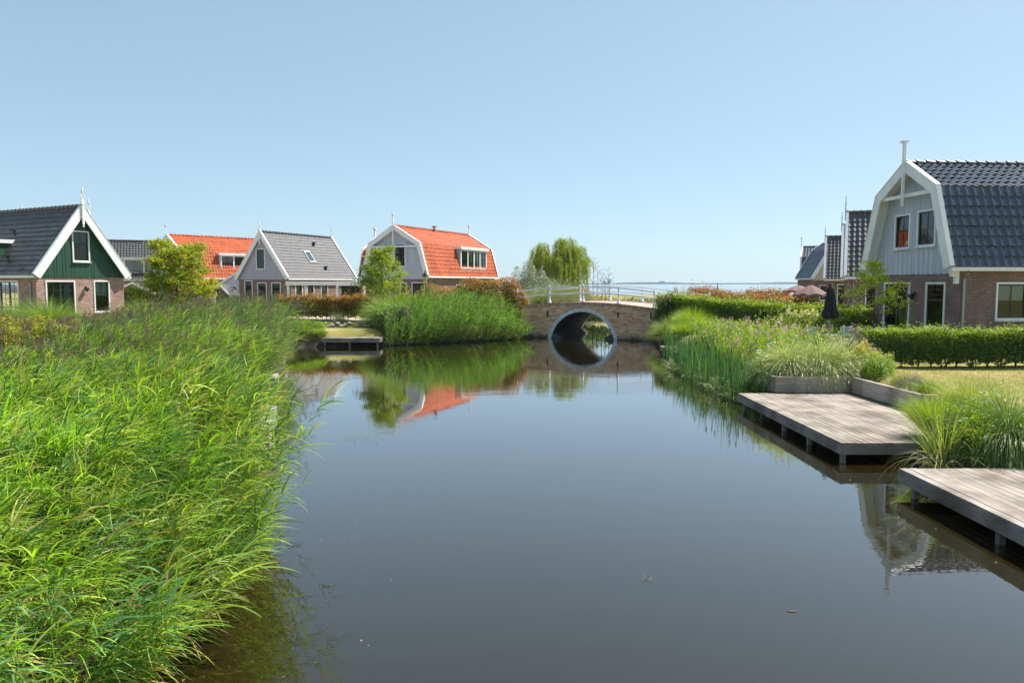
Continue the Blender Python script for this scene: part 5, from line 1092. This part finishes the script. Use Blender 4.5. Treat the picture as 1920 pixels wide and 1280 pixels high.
x, _ = zp(738, 630, 44.6); b = bush('flowering_shrub', 'pink-flowering weed thicket at the water beside the far jetty', 'shrub', x, 44.9, 1.35, .8, 1.9, 9000, .05, [(.10, .18, .035), (.15, .24, .05), (.06, .12, .03)], topcols=[(.42, .18, .28), (.36, .22, .24)], topw=.22, z=.2)
thicket_later = [(-17, 42.5), (-11.2, 43.1), (-11.2, 44.3), (-17, 44.2)]
for i, (px, D, h) in enumerate(((548, 43.4, .55), (563, 43.9, .6), (572, 43.2, .4), (535, 43.6, .6), (598, 43.3, .35))):
    x, _ = zp(px, 600, D); tussock('grass_clump', ['bushy bank grass seen just right of the tall left reeds', 'bank grass second from the left reeds, left of the jetty', 'low bank grass at the waterline, third from the left reeds', 'bank grass half hidden behind the tall left reeds', 'low bank grass touching the left side of the jetty'][i], 'grass clump', x, D, .8, h, 900, YG, .018, 1.6, spread=1.1)
# red-tipped hedges
RT = [(.15, .19, .04), (.22, .24, .045), (.08, .11, .025), (.26, .16, .04)]; RTT = [(.50, .17, .05), (.48, .26, .06), (.40, .32, .06), (.34, .12, .05)]
a, _ = zp(522, 600, 53); b_, _ = zp(722, 600, 53)
hedge('hedge', 'clipped orange-tipped hedge on thin stems behind the far lawn', [(a, 53.0), ((a + b_) / 2, 52.6), (b_, 52.4)], 1.1, 1.42, 900, .05, RT, RTT, .5, .55, gap=.22, lump=.12, z=1.12, sprig=.12)
x, _ = zp(910, 560, 50.5)
bush('red_tipped_bush', 'broad red-tipped evergreen bush rising beside the left end of the bridge', 'bush', x + .2, 51.4, 3.0, 1.5, 2.95, 30000, .055, RT, None, topcols=RTT, topw=.55, z=1.15, lob=.12)
x, _ = zp(832, 560, 51.0)
bush('red_tipped_bush', 'lower red-tipped bush behind the far reeds, left of the broad one', 'bush', x, 51.6, 3.0, 1.3, 2.35, 15000, .055, RT, None, topcols=RTT, topw=.5, z=1.15, lob=.12)
x, _ = zp(955, 560, 50.2)
bush('red_tipped_bush', 'red-tipped bush end touching the first white railing post', 'bush', x + .1, 51.2, 1.3, 1.0, 2.3, 9000, .05, RT, None, topcols=RTT, topw=.6, z=1.3, lob=.12)
# trees left
YT = [(.27, .34, .03), (.36, .38, .035), (.17, .26, .03), (.42, .34, .04)]
x, zt = zp(325, 447, 41); t1 = tree('young_oak', 'yellow-green young tree with layered branches before the orange-roofed house', x + .05, 41, 5.0, 1.75, .09, 26, 90, .066, YT, (4, 3, 3, 1.5), first=.22, seed=5, sub=9, spread=.22, flat=.4, up=.18, shape=lambda f: (1.05 - .55 * max(0, (f - .45) / .55) if f > .3 else .85))
x, _ = zp(716, 445, 50); t2 = tree('young_tree', 'slim yellow-green young tree in front of the red-roofed gambrel house', x, 50, 5.2, 1.45, .07, 22, 60, .062, [(.24, .33, .035), (.32, .38, .04), (.16, .26, .035)], first=.25, seed=11, sub=7, spread=.2, up=.45, shape=lambda f: 1.05 - .75 * max(0, (f - .35) / .65))
# left garden plants
for px, D, h, r_, lb in ((48, 38.5, 1.5, 1.3, 'grass mound below the dark glass doors at the far left'), (92, 37, 1.55, 1.2, 'brighter grass mound below the green house double doors'), (272, 44, 1.5, 1.6, 'large grass mound between the green house and the yellow-green tree'), (355, 45, 1.2, 1.3, 'grass mound behind the trunk of the yellow-green tree')):
    x, _ = zp(px, 580, D); tussock('grass_clump', lb, 'grass clump', x, D, r_, h, 2600, YG if px != 48 else [(.13, .2, .06), (.2, .28, .08)], .018, 1.7, spread=1.0)
x, _ = zp(30, 620, 24); bush('yellow_green_shrub', 'low yellow-green shrub at the far left edge behind the near reeds', 'shrub', x, 24.5, 1.7, 1.0, 1.55, 9000, .045, [(.30, .34, .03), (.15, .22, .03), (.42, .38, .04)], z=.9)
x, _ = zp(95, 620, 26); bush('yellow_green_shrub', 'smaller yellow-green shrub just right of the one at the left edge', 'shrub', x, 26.5, 1.1, .8, 1.35, 5000, .045, [(.30, .32, .03), (.15, .2, .03), (.42, .34, .04)], z=.9)
x, _ = zp(352, 580, 38); bush('yellow_green_shrub', 'yellow-leaved low branches under the young tree behind the reeds', 'shrub', x, 39.8, 1.6, .8, 1.3, 5000, .05, YT, z=1.2)

# beyond the bridge
x, _ = zp(1052, 440, 76); WI = thing('weeping_willow', 'tall weeping willow with hanging yellow-green strands behind the bridge', 'tree', (x, 76, 1.1))
m = MB(); m.tube([(0, 0, -.3), (.1, 0, 2), (-.1, .1, 4.2), (.1, 0, 6)], [.32, .25, .18, .08], 8)
lob = [(-2.3, .1, 5.7, .8), (-1.8, -.3, 6.2, .6), (-2.6, -.2, 4.6, .6), (-.1, -.2, 6.5, .8), (.6, .2, 6.7, .7), (.3, -.6, 5.6, .8), (1.2, 0, 5.9, .6), (2.0, .2, 6.0, .7), (2.3, -.3, 4.9, .7), (-.9, -.9, 4.9, .8), (1.5, -.9, 4.4, .8), (-1.7, -.7, 3.8, .7), (0, 0, 4.4, 1.2), (1.2, 1, 5.1, .9), (-1.2, 1, 5.1, .9), (.3, -1.2, 3.8, 1.0)]
for q in lob: m.tube([(0, 0, 2.6), (q[0] * .5, q[1] * .5, q[2] * .75), q[:3]], [.13, .08, .03], 6, False)
m.build('trunk', M['bark'], WI); Ps, Ds = [], []
for q in lob:
    nb_ = 13; n = nb_ * 11; ub = nrm(rng.normal(size=(nb_, 3))); ub[:, 2] = np.abs(ub[:, 2]); u = np.repeat(ub, 11, axis=0); s0 = np.array(q[:3]) + u * q[3] * np.array([1, 1, .8]) * np.repeat(rng.uniform(.75, 1.15, nb_), 11)[:, None] + rng.normal(0, .1, (n, 3))
    Ls = np.repeat(rng.choice([1.0, 1.8, 2.8, 3.8], nb_) * rng.uniform(.8, 1.2, nb_), 11) * rng.uniform(.75, 1.1, n)
    for k in range(n):
        nn = int(Ls[k] / .085); t = np.linspace(0, 1, nn)[:, None]; out = u[k] * np.array([1, 1, 0]) * .35; P = s0[k] + out * np.sqrt(t) - np.array([0, 0, 1]) * (Ls[k] * t) + rng.normal(0, .035, (nn, 3)); P = P[P[:, 2] > .6]; Ps.append(P)
P = np.concatenate(Ps); n = len(P); a = rng.uniform(0, 6.28, n)
foliage('crown', [ribbons(P, np.stack([np.cos(a) * .5, np.sin(a) * .5, -1 + 0 * a], -1), .2, .045, .4, 2, palette(n, [(.30, .38, .06), (.42, .47, .09), (.16, .23, .035)]))], M['leaf'], WI)
SG = [(.26, .29, .20), (.34, .36, .26), (.16, .20, .12)]
x, _ = zp(995, 540, 62); bush('silver_willow', 'silvery grey-green shrub left of the weeping willow', 'shrub', x - .2, 62, 1.75, 1.5, 3.7, 15000, .06, SG, z=1.2, lob=.35, mat='leaf')
x, _ = zp(1032, 540, 62); bush('silver_willow', 'lower silvery shrub sloping down behind the left railing', 'shrub', x, 61, 1.5, 1.3, 2.7, 9000, .06, SG, z=1.2, lob=.3)
for px, D, h, lb in ((1046, 57.5, 2.1, 'tall arching grass clump behind the railing under the willow'), (1015, 56, 1.7, 'arching pale grass clump behind the left railing'), (1072, 58.5, 1.5, 'pale grass clump right of the tall arching one behind the railing')):
    x, _ = zp(px, 560, D); tussock('grass_clump', lb, 'grass clump', x, D, 1.2, h, 2200, [(.18, .25, .08), (.25, .32, .12), (.12, .18, .06), (.33, .33, .18)], .02, 1.9, z=1.6, spread=.9)
for px, D, r_, h, lb in ((1074, 60, .9, 1.5, 'orange-leaved shrub seen through the railing under the willow'), (1098, 62, .8, 1.7, 'second orange-tipped shrub through the railing, by the willow foot')):
    x, _ = zp(px, 560, D); bush('orange_shrub', lb, 'shrub', x, D, r_, .7, h, 3500, .05, RT, topcols=RTT, topw=.8, z=1.5)
for i, (px, D, h) in enumerate(((1112, 66, 5.2), (1120, 67, 4.4), (1129, 66, 3.6), (1142, 68, 4.2), (1136, 67, 3.1))):
    x, _ = zp(px, 540, D); tree('bare_sapling', ['tallest nearly bare sapling right of the weeping willow', 'nearly bare sapling next to the tallest one', 'short bare sapling in the middle of the bare group', 'lone bare sapling on the right of the bare group', 'shortest bare sapling, second from the right of the bare group'][i], x, D, h, .5, .035, 11, 3, .03, [(.18, .18, .1), (.25, .22, .12)], first=.2, seed=20 + i, sub=2, up=1.2, spread=.08, z=1.1)
X, Y = scatter([(9, 56), (26, 60), (30, 80), (6, 76)], 26); n = len(X); a = rng.uniform(0, 6.28, n)
stuff('meadow_grass', 'bright grass behind the bridge between willow and lake', [ribbons(np.stack([X, Y, ground_z(X, Y)], -1), np.stack([.4 * np.cos(a), .4 * np.sin(a), 1 + 0 * a], -1), rng.uniform(.3, .8, n) * np.where(X < 15, 1.3, .5), .035, 1.3, 3, palette(n, [(.18, .3, .04), (.25, .36, .05), (.12, .2, .03)]))], cat='grass')
X, Y = scatter([(2, 88), (60, 82), (75, 100), (2, 108)], 4); n = len(X); a = rng.uniform(0, 6.28, n)
stuff('lake_edge_grass', 'dry tall grass and weeds along the lake shore', [ribbons(np.stack([X, Y, ground_z(X, Y)], -1), np.stack([.3 * np.cos(a), .3 * np.sin(a), 1 + 0 * a], -1), rng.uniform(.4, 1.0, n), .06, 1.0, 3, palette(n, [(.2, .22, .06), (.28, .24, .1), (.12, .16, .05)]))], cat='grass')
# trees behind the canal seen through the arch
x, y = br(0.6, 15); bush('bank_shrub', 'dark green bank growth visible through the bridge arch', 'shrub', x, y + 4, 6, 2.0, 1.9, 9000, .09, [(.06, .11, .03), (.1, .18, .04)], z=.3)
for i, (s, t) in enumerate(((-6.6, 20), (8.3, 14), (7.2, 26))):
    x, y = br(s, t); bush('bank_shrub', ['reeds and shrubs on the left bank beyond the bridge', 'green growth on the right bank beyond the bridge', 'farther green growth on the right bank beyond the bridge'][i], 'shrub', x, y, 2.2, 3, 1.8, 6000, .08, [(.1, .18, .03), (.15, .26, .04)], z=.3)

# right side: hedges
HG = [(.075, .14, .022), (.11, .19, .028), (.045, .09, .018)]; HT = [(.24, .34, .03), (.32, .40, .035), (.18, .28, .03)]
x0, _ = zp(1241, 560, 46.8); x1, _ = zp(1345, 560, 41.5); x2, _ = zp(1470, 560, 37); x3, _ = zp(1640, 560, 33.5)
def hz(px, py, D): x, z = zp(px, py, D); return z
hg = [(x0, 46.8, hz(1232, 555, 46.8) - 1.2), (x1, 41.5, hz(1345, 565, 41.5) - 1.2), (x2, 37, hz(1470, 575, 37) - 1.2), (x3, 33.5, hz(1640, 583, 33.5) - 1.2)]
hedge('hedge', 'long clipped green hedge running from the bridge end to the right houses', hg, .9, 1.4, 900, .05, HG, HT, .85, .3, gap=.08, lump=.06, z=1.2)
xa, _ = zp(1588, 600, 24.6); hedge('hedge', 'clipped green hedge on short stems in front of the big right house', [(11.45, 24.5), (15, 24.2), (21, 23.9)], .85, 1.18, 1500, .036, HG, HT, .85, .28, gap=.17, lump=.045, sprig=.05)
for (pa, Da, ya, pb, Db, yb, lb) in ((1302, 56, 544, 1365, 52, 553, 'brightest red-tipped hedge behind the long green hedge'), (1365, 52, 556, 1520, 44, 566, 'lower red-tipped hedge behind the middle of the long green hedge'), (1400, 66, 548, 1478, 64, 550, 'brownish red hedge farther back near the lake')):
    a, za = zp(pa, ya, Da); b_, zb = zp(pb, yb, Db); hedge('red_tipped_hedge', lb, [(a, Da, za - 1.25), (b_, Db, zb - 1.25)], 1.2, 1.3, 700, .055, RT, [(.42, .09, .045), (.40, .16, .06), (.32, .24, .06), (.2, .2, .04)], .8, .35, gap=.05, lump=.1, z=1.25, sprig=.12)
for px, D, h, r_, lb in ((1436, 60, 1.0, 2.2, 'low green grass mound before the lake behind the red hedges'), (1402, 62, 1.1, 1.6, 'dull green mound left of the low grass mound by the lake'), (1284, 50, 1.6, 1.0, 'orange-brown feathery grass behind the bridge end hedge')):
    x, _ = zp(px, 555, D); tussock('grass_clump', lb, 'grass clump', x, D, r_, h, 1800, [(.14, .22, .04), (.2, .28, .05)] if px != 1284 else [(.4, .24, .10), (.3, .22, .1)], .03, 1.4, z=1.4, spread=1.1)
x, _ = zp(1296, 545, 58); bush('dark_shrub', 'small dark shrub silhouetted against the lake behind the hedge', 'shrub', x, 58, .7, .6, 1.9, 700, .06, [(.04, .05, .045), (.06, .07, .05)], z=1.2, lob=.5)
# right bank planting between bridge and deck
for px, D, r_, h, z_, lb in ((1303, 41.8, 1.2, 1.1, 1.0, 'soft bright green grass mound beside the bridge end, highest of the three'), (1286, 40.0, .8, .85, .6, 'bright green grass mound low beside the bridge wing wall'), (1326, 40, 1.1, .95, .8, 'bright green grass mound next to the pink path below the hedge')):
    x, _ = zp(px, 610, D); tussock('grass_clump', lb, 'grass clump', x, D, r_, h, 4200, [(.28, .42, .035), (.38, .50, .06), (.18, .30, .03)], .015, 1.5, z=z_, spread=.95)
x, _ = zp(1262, 640, 42); tussock('grass_clump', 'wispy grass at the foot of the bridge wing wall', 'grass clump', x, 42.2, 1.0, 1.15, 3000, [(.22, .33, .05), (.3, .36, .1), (.16, .24, .05)], .016, 1.6, z=.35, spread=1.0)
x, _ = zp(1258, 590, 45); bush('dark_leafy_shrub', 'dark leafy shrub where the hedge meets the bridge corner', 'shrub', x, 45.3, .9, .8, 1.7, 4000, .05, HG, z=1.3, topcols=[(.4, .3, .25)], topw=.15)
def cattails(name, label, poly, dens, h0, h1, cols):
    X, Y = scatter(poly, dens); n = len(X); q = 7; i = np.repeat(np.arange(n), q); P = np.stack([X, Y, np.maximum(ground_z(X, Y), -.1)], -1)[i] + rng.normal(0, .03, (n * q, 3)) * [1, 1, 0]; a = rng.uniform(0, 6.28, n * q); s = rng.uniform(.02, .22, n * q)
    parts = [ribbons(P, np.stack([s * np.cos(a), s * np.sin(a), 1 + 0 * a], -1), rng.uniform(h0, h1, n * q), .028, rng.choice([.05, .15, .5, 1.2], n * q), 6, palette(n * q, cols))]
    k = rng.choice(n, n // 3, replace=False); Pk = np.stack([X[k], Y[k], np.maximum(ground_z(X[k], Y[k]), 0)], -1); z1 = rng.uniform(h0 * .95, h1 * 1.02, len(k))
    up = np.tile([0, 0, 1.0], (len(k), 1)); c = palette(len(k), [(.10, .05, .03), (.07, .04, .025)])
    parts.append(ribbons(Pk, up, z1, .008, 0, 2, palette(len(k), cols), shape='stalk', side=np.tile([1.0, 0, 0], (len(k), 1))))
    for sd in ([1.0, 0, 0], [0, 1.0, 0]): parts.append(ribbons(Pk + np.stack([0 * z1, 0 * z1, z1 - .22], -1), up, .17, .035, 0, 2, c, shape='stalk', side=np.tile(sd, (len(k), 1))))
    return stuff(name, label, parts, cat='cattails')
BG_ = [(.05, .14, .05), (.08, .20, .05), (.15, .30, .05), (.05, .12, .07)]
cattails('cattail_bed', 'blue-green cattails with brown heads standing around the small deck right of the bridge', [(6.7, 30.5), (7.1, 35.5), (8.0, 36.0), (8.4, 30), (7.4, 29)], 12, .7, 1.8, BG_)
cattails('cattail_bed', 'dark green cattails in the water between the small deck and the large deck', [(6.75, 22.3), (6.45, 24.5), (6.6, 30.5), (7.9, 30.5), (8.1, 25), (7.9, 22.3)], 13, .6, 1.75, BG_)
# sedge fringe at the water
X, Y = scatter([(6.7, 22.0), (6.45, 24), (6.6, 31), (7.3, 34), (8.1, 33), (7.6, 22.0)], 15); k = rng.random(len(X)) < .25 + .75 * sst(-.3, .6, np.sin(Y * 1.9 + X) * np.cos(Y * .83 + 1)); X = X[k]; Y = Y[k]; n = len(X); q = 24; i = np.repeat(np.arange(n), q); a = rng.uniform(0, 6.28, n * q)
stuff('sedge_fringe', 'arching sedge and rushes along the waterline before the large deck', [ribbons(np.stack([X, Y, np.maximum(ground_z(X, Y), 0)], -1)[i], np.stack([np.cos(a) * .7, np.sin(a) * .7, 1 + 0 * a], -1), rng.uniform(.5, 1.0, n * q), .014, rng.uniform(1, 3, n * q), 5, palette(n * q, [(.10, .17, .04), (.16, .22, .05), (.06, .12, .04), (.18, .2, .07)]))], cat='sedge')
def thicket(name, label, poly, dens, h, cols, fl, flp, size=.035, lf=26, fz=.8, cat='flowers', hf=None):
    """upright leafy stems with flower spikes"""
    X, Y = scatter(poly, dens); n = len(X); Z = ground_z(X, Y); H = h * rng.uniform(.75, 1.15, n); H = H * hf(X, Y) if hf is not None else H; q = lf; i = np.repeat(np.arange(n), q); t = rng.random(n * q) ** .7
    ln = rng.normal(0, .13, (n, 2)); P = np.stack([X[i] + ln[i, 0] * H[i] * t + rng.normal(0, .05, n * q), Y[i] + ln[i, 1] * H[i] * t + rng.normal(0, .05, n * q), Z[i] + H[i] * t * .97], -1)
    bc = palette(n, cols, None, .15); parts = [leafq(P, size, np.clip(bc[i] * (1 + .15 * rng.normal(size=(n * q, 1))), .01, 1), up=.6, asp=.35)]
    parts.append(ribbons(np.stack([X, Y, Z], -1), np.stack([ln[:, 0], ln[:, 1], 1 + 0 * X], -1), H, .009, .1, 3, bc * .8, shape='stalk'))
    k = rng.choice(n, int(n * flp), replace=False); q2 = 16; j = np.repeat(k, q2); tt = rng.uniform(fz, 1.06, len(j))
    Pf = np.stack([X[j] + ln[j, 0] * H[j] * tt, Y[j] + ln[j, 1] * H[j] * tt, Z[j] + H[j] * tt], -1) + rng.normal(0, .018, (len(j), 3)); parts.append(leafq(Pf, size * .55, palette(len(j), fl), asp=.8))
    return stuff(name, label, parts, 'leaf', cat)
LG = [(.25, .39, .04), (.36, .48, .05), (.12, .23, .03), (.22, .34, .06)]; PK = [(.50, .27, .32), (.42, .26, .28), (.55, .40, .40)]
thicket('herb_thicket', 'leafy green herbs crowding the water edge behind the cattails', [(6.95, 22.4), (6.9, 33.5), (8.6, 35), (8.6, 22.9)], 26, .9, LG + [(.07, .15, .03)], PK, .06, size=.045, lf=34, cat='herbs')
thicket('loosestrife_thicket', 'tall bright green thicket with pink flower spikes right of the small deck', [(8.2, 28.6), (8.4, 35.5), (10.2, 36.5), (12.2, 31.5), (11.2, 28.4)], 24, 1.02, LG, PK, .2, fz=.88, size=.045, lf=34)
thicket('loosestrife_thicket', 'green and pink flowering thicket between the cattails and the fountain grass', [(8.0, 22.6), (8.1, 28.6), (11.4, 28.6), (12.2, 26.3), (9.0, 24.2)], 26, 1.1, LG, PK, .3, fz=.86, size=.042, lf=34)
thicket('weed_strip', 'yellow-green flowering herbs in front of the pale blue chairs', [(10.4, 24.6), (11.2, 26.6), (15.2, 26.4), (14.5, 25.1)], 30, .78, [(.25, .32, .05), (.34, .36, .06)], [(.5, .42, .3), (.4, .25, .3)], .4)
thicket('dark_herbs', 'dark green growth at the waterline left of the timber planter', [(7.4, 21.9), (7.3, 24.5), (8.6, 24.5), (7.7, 21.9)], 45, 1.0, [(.06, .14, .04), (.1, .2, .04), (.2, .3, .04)], PK, .05)
# hydrangea with cream flower cones
HY = thing('hydrangea', 'hydrangea with cream-yellow flower cones left of the closed parasol', 'shrub', (13.0, 31.2, 1.32)); x, _ = zp(1503, 590, 31.2); HY.location.x = x
n = 5000; P = rng.normal(size=(n, 3)) * [.75, .4, .28] + [0, 0, .55]; foliage('foliage', [leafq(P, .05, palette(n, [(.12, .2, .03), (.2, .28, .04), (.3, .34, .05)]))], M['leaf'], HY)
for i in range(24):
    cx, cy, cz = random.uniform(-1.0, 1.0), random.uniform(-.5, .1), random.uniform(.55, 1.25); cz -= abs(cx) * .2; n = 150; t = rng.random(n); P = np.stack([rng.normal(0, .06, n) * (1.25 - t), rng.normal(0, .06, n) * (1.25 - t), t * .24], -1) + [cx, cy, cz]; foliage('flower_head', [leafq(P, .022, palette(n, [(.75, .72, .38), (.82, .8, .55), (.62, .66, .25)]), asp=.9)], M['petal'], HY)
# planter planting behind the deck
FG = [(.30, .40, .07), (.42, .50, .12), (.14, .24, .04), (.52, .56, .22)]
for i, (px, D, h, lb) in enumerate(((1478, 22.9, .90, 'leftmost mound of arching pale fountain grass above the timber planter'), (1535, 22.8, 1.0, 'middle mound of arching fountain grass above the timber planter'), (1583, 22.9, .92, 'rightmost mound of arching fountain grass above the timber planter'))):
    x, _ = zp(px, 690, D); tussock('fountain_grass', lb, 'ornamental grass', x, D, 1.0, h, 5600, FG, .013, 2.8, z=.85, spread=1.05, seg=7, tips=[(.4, .42, .25)], group=None)
x, _ = zp(1618, 640, 23.2); bush('purple_leaved_shrub', 'small shrub with purple and green leaves behind the yellow flowers', 'shrub', x, 23.6, .62, .5, 1.05, 3200, .032, [(.14, .2, .04), (.2, .28, .05)], topcols=[(.14, .05, .13), (.2, .08, .16)], topw=.65, z=.95)
x, _ = zp(1622, 670, 22.6); bush('yellow_flowering_shrub', 'green shrub with yellow flowers at the right end of the fountain grass', 'shrub', x, 22.7, .55, .45, .85, 4200, .026, [(.18, .26, .04), (.26, .34, .04)], topcols=[(.62, .5, .03), (.7, .58, .06)], topw=.5, z=.9)
x, _ = zp(1648, 700, 21.6); bush('feathery_herb', 'feathery bright green herb at the corner of the planter', 'herb', x, 21.7, .5, .45, .62, 5200, .02, [(.26, .38, .04), (.2, .32, .04)], z=.9)
x, _ = zp(1668, 690, 22.4); bush('feathery_herb', 'second feathery green herb behind the planter corner', 'herb', x, 22.8, .4, .4, .6, 2500, .02, [(.22, .32, .04), (.34, .34, .12)], z=.9)
x, _ = zp(1690, 715, 20.4); tussock('grass_clump', 'low weedy tuft on the planter rim left of the lavender', 'grass clump', x, 20.3, .6, .33, 700, [(.24, .3, .06), (.3, .3, .1)], .008, 1.3, z=.9, spread=1.2)
x, _ = zp(1712, 730, 19.2); bush('lavender', 'small faded lavender cushion on the planter corner', 'herb', x + .1, 19.3, .42, .38, .36, 2600, .016, [(.2, .24, .1), (.14, .2, .07)], topcols=[(.16, .09, .15), (.22, .16, .2)], topw=.5, z=.86, twigs=False)
x, _ = zp(1742, 740, 18.7); tussock('grass_clump', 'loose green tuft right of the lavender above the small bench', 'grass clump', x, 18.8, .5, .34, 700, YG, .008, 1.3, z=.88, spread=1.2)
# plants between the decks
X, Y = scatter([(7.85, 12.85), (8.1, 14.7), (9.4, 14.72), (9.5, 12.85)], 9); 
x, _ = zp(1765, 840, 13.7)
tussock('tall_grass', 'tall upright yellow-green grass between the two right decks', 'grass clump', 8.0, 13.6, .5, .85, 150, [(.22, .33, .04), (.32, .40, .06), (.15, .25, .04), (.4, .36, .12)], .017, 1.1, z=.35, spread=.6, seg=6)
tussock('tall_grass', 'soft bright green grass just behind the tall tuft beside the lawn', 'grass clump', 8.75, 15.3, .7, .62, 1700, [(.28, .40, .04), (.36, .45, .06), (.2, .32, .04)], .009, 1.1, z=.6, spread=.8)
tussock('sedge_clump', 'thin arching sedge blades hanging over the corner of the near deck', 'grass clump', 7.75, 13.3, .5, .9, 60, [(.26, .32, .06), (.35, .32, .1)], .012, 3.0, z=.35, spread=1.1, seg=8, wind=(-.15, 0))
thicket('bright_herbs', 'bright green leafy herbs beside the big fountain grass at the right edge', [(8.05, 13.2), (8.15, 14.3), (8.75, 14.5), (8.75, 13.15)], 140, .6, [(.22, .36, .03), (.3, .42, .035), (.16, .28, .03)], [(.3, .4, .05)], .05, size=.03, lf=40, cat='herbs')
bush('withered_undergrowth', 'withered brown-green undergrowth at the water between the decks', 'undergrowth', 8.0, 13.5, .45, .6, .42, 1500, .022, [(.2, .17, .1), (.12, .16, .05), (.26, .22, .14)], z=.15, twigs=True)
tussock('fountain_grass', 'big drooping dark-edged fountain grass at the right edge behind the near deck', 'ornamental grass', 9.25, 13.75, 1.05, .92, 9500, [(.11, .20, .04), (.17, .28, .05), (.07, .14, .03), (.24, .34, .07)], .011, 2.9, z=.55, spread=1.05, seg=8, tips=[(.22, .3, .12), (.3, .36, .18)])
tussock('grass_clump', 'pale soft grass behind the big fountain grass at the right edge', 'grass clump', 9.9, 15.9, .9, .6, 1600, [(.3, .38, .06), (.36, .4, .1)], .01, 1.2, z=.9, spread=1.0)
# young staked tree and sapling
x, _ = zp(1638, 600, 29.5); tree('young_tree', 'thin young tree with sparse yellow-green leaves in front of the big right house', x, 29.5, 3.9, 1.15, .035, 13, 26, .058, [(.42, .50, .05), (.50, .54, .07), (.3, .4, .05)], first=.33, seed=31, sub=5, up=.35, spread=.14, shape=lambda f: 1.0 - .9 * max(0, (f - .45) / .5) if f > .2 else .9)
ST = thing('tree_stake', 'low wooden two-post stake frame around the thin young tree', 'stake', (x, 28.6, gz(x, 28.6)))
for sx in (-.38, .38): m = MB(); m.tube([(sx, 0, -.1), (sx, 0, 1.1)], .04, 7); m.build('post', M['bark'], ST)
m = MB(); m.box(-.45, .45, -.06, -.035, .93, 1.03); m.build('crossbar', M['bark'], ST)
# trailing stems on the water
def floatstem(label, px, py, L, n, col):
    x, y = gp(px, py, 0); P = np.stack([x + np.linspace(0, L, n), y + rng.normal(0, .05, n), 0 * np.linspace(0, 1, n) + .01], -1); a = rng.normal(0, 1.2, n)
    o = foliage('water_weed', [ribbons(P[:1], np.array([[1.0, .05, .02]]), L, .012, 0, 3, palette(1, [col])), ribbons(P, np.stack([np.cos(a) * .7, np.sin(a) * .4, rng.uniform(.1, 1.2, n)], -1), min(.22, L * .25 + .03), .010, .6, 3, palette(n, [col]))], M['reed']); tag(o, label, 'water weed'); return o
floatstem('floating green weed stem lying on the water left of the reflected tree', 630, 822, .95, 14, (.2, .3, .05))
floatstem('few pale leaves poking from the water beside the left foreground reeds', 497, 1055, .16, 8, (.4, .34, .12))
floatstem('long thin leafy reed stem trailing on the water below the concrete landing', 560, 775, .6, 16, (.10, .15, .05))
floatstem('second reed stem trailing above the water beside the concrete landing', 545, 818, .5, 20, (.09, .13, .05))
floatstem('tiny sprig floating in the lower middle of the pond', 1205, 1088, .10, 4, (.3, .32, .12))
for (n_, lb, xx, yy) in ((90, 'scattered floating bits of leaf and pollen along the left reeds', (-3.2, -1.2), (6.5, 16)), (60, 'scattered floating bits by the right decks', (5.2, 6.6), (9, 22))):
    X = rng.uniform(*xx, n_); Y = rng.uniform(*yy, n_); P = np.stack([X, Y, 0 * X + .006], -1); V, F, Cc = leafq(P, rng.uniform(.006, .02, n_), palette(n_, [(.2, .17, .08), (.26, .28, .1), (.3, .28, .2)]), nrml=np.tile([0, 0, 30.0], (n_, 1)))
    stuff('floating_debris', lb, [(V, F, Cc)], 'leaf', 'debris')
x, y = gp(1484, 1145); m = MB(); m.lathe([(.10, -.02), (.10, .006), (.0, .01)], n=9); o = m.build('floating_leaf', M['wetwood']); o.location = (x, y, 0); o.scale = (.55, .3, 1); tag(o, 'dark leaf floating on the water in the lower right', 'leaf')

# ------------------------------------------------------------------ air
m = MB(); m.box(-6900, 6900, -350, 7900, -2.5, 62); hzo = m.build('haze', bpy.data.materials.new('haze_air')); hzo['kind'] = 'stuff'; hzo['label'] = 'thin summer haze over the lake'
hm = hzo.data.materials[0]; hm.use_nodes = True; hm.node_tree.nodes.clear(); ho = hm.node_tree.nodes.new('ShaderNodeOutputMaterial'); hv = hm.node_tree.nodes.new('ShaderNodeVolumePrincipled')
hv.inputs['Color'].default_value = (.70, .86, 1, 1); hv.inputs['Density'].default_value = .00008; hv.inputs['Anisotropy'].default_value = .2; hm.node_tree.links.new(hv.outputs[0], ho.inputs['Volume'])
hm.cycles.homogeneous_volume = True if hasattr(hm.cycles, 'homogeneous_volume') else None
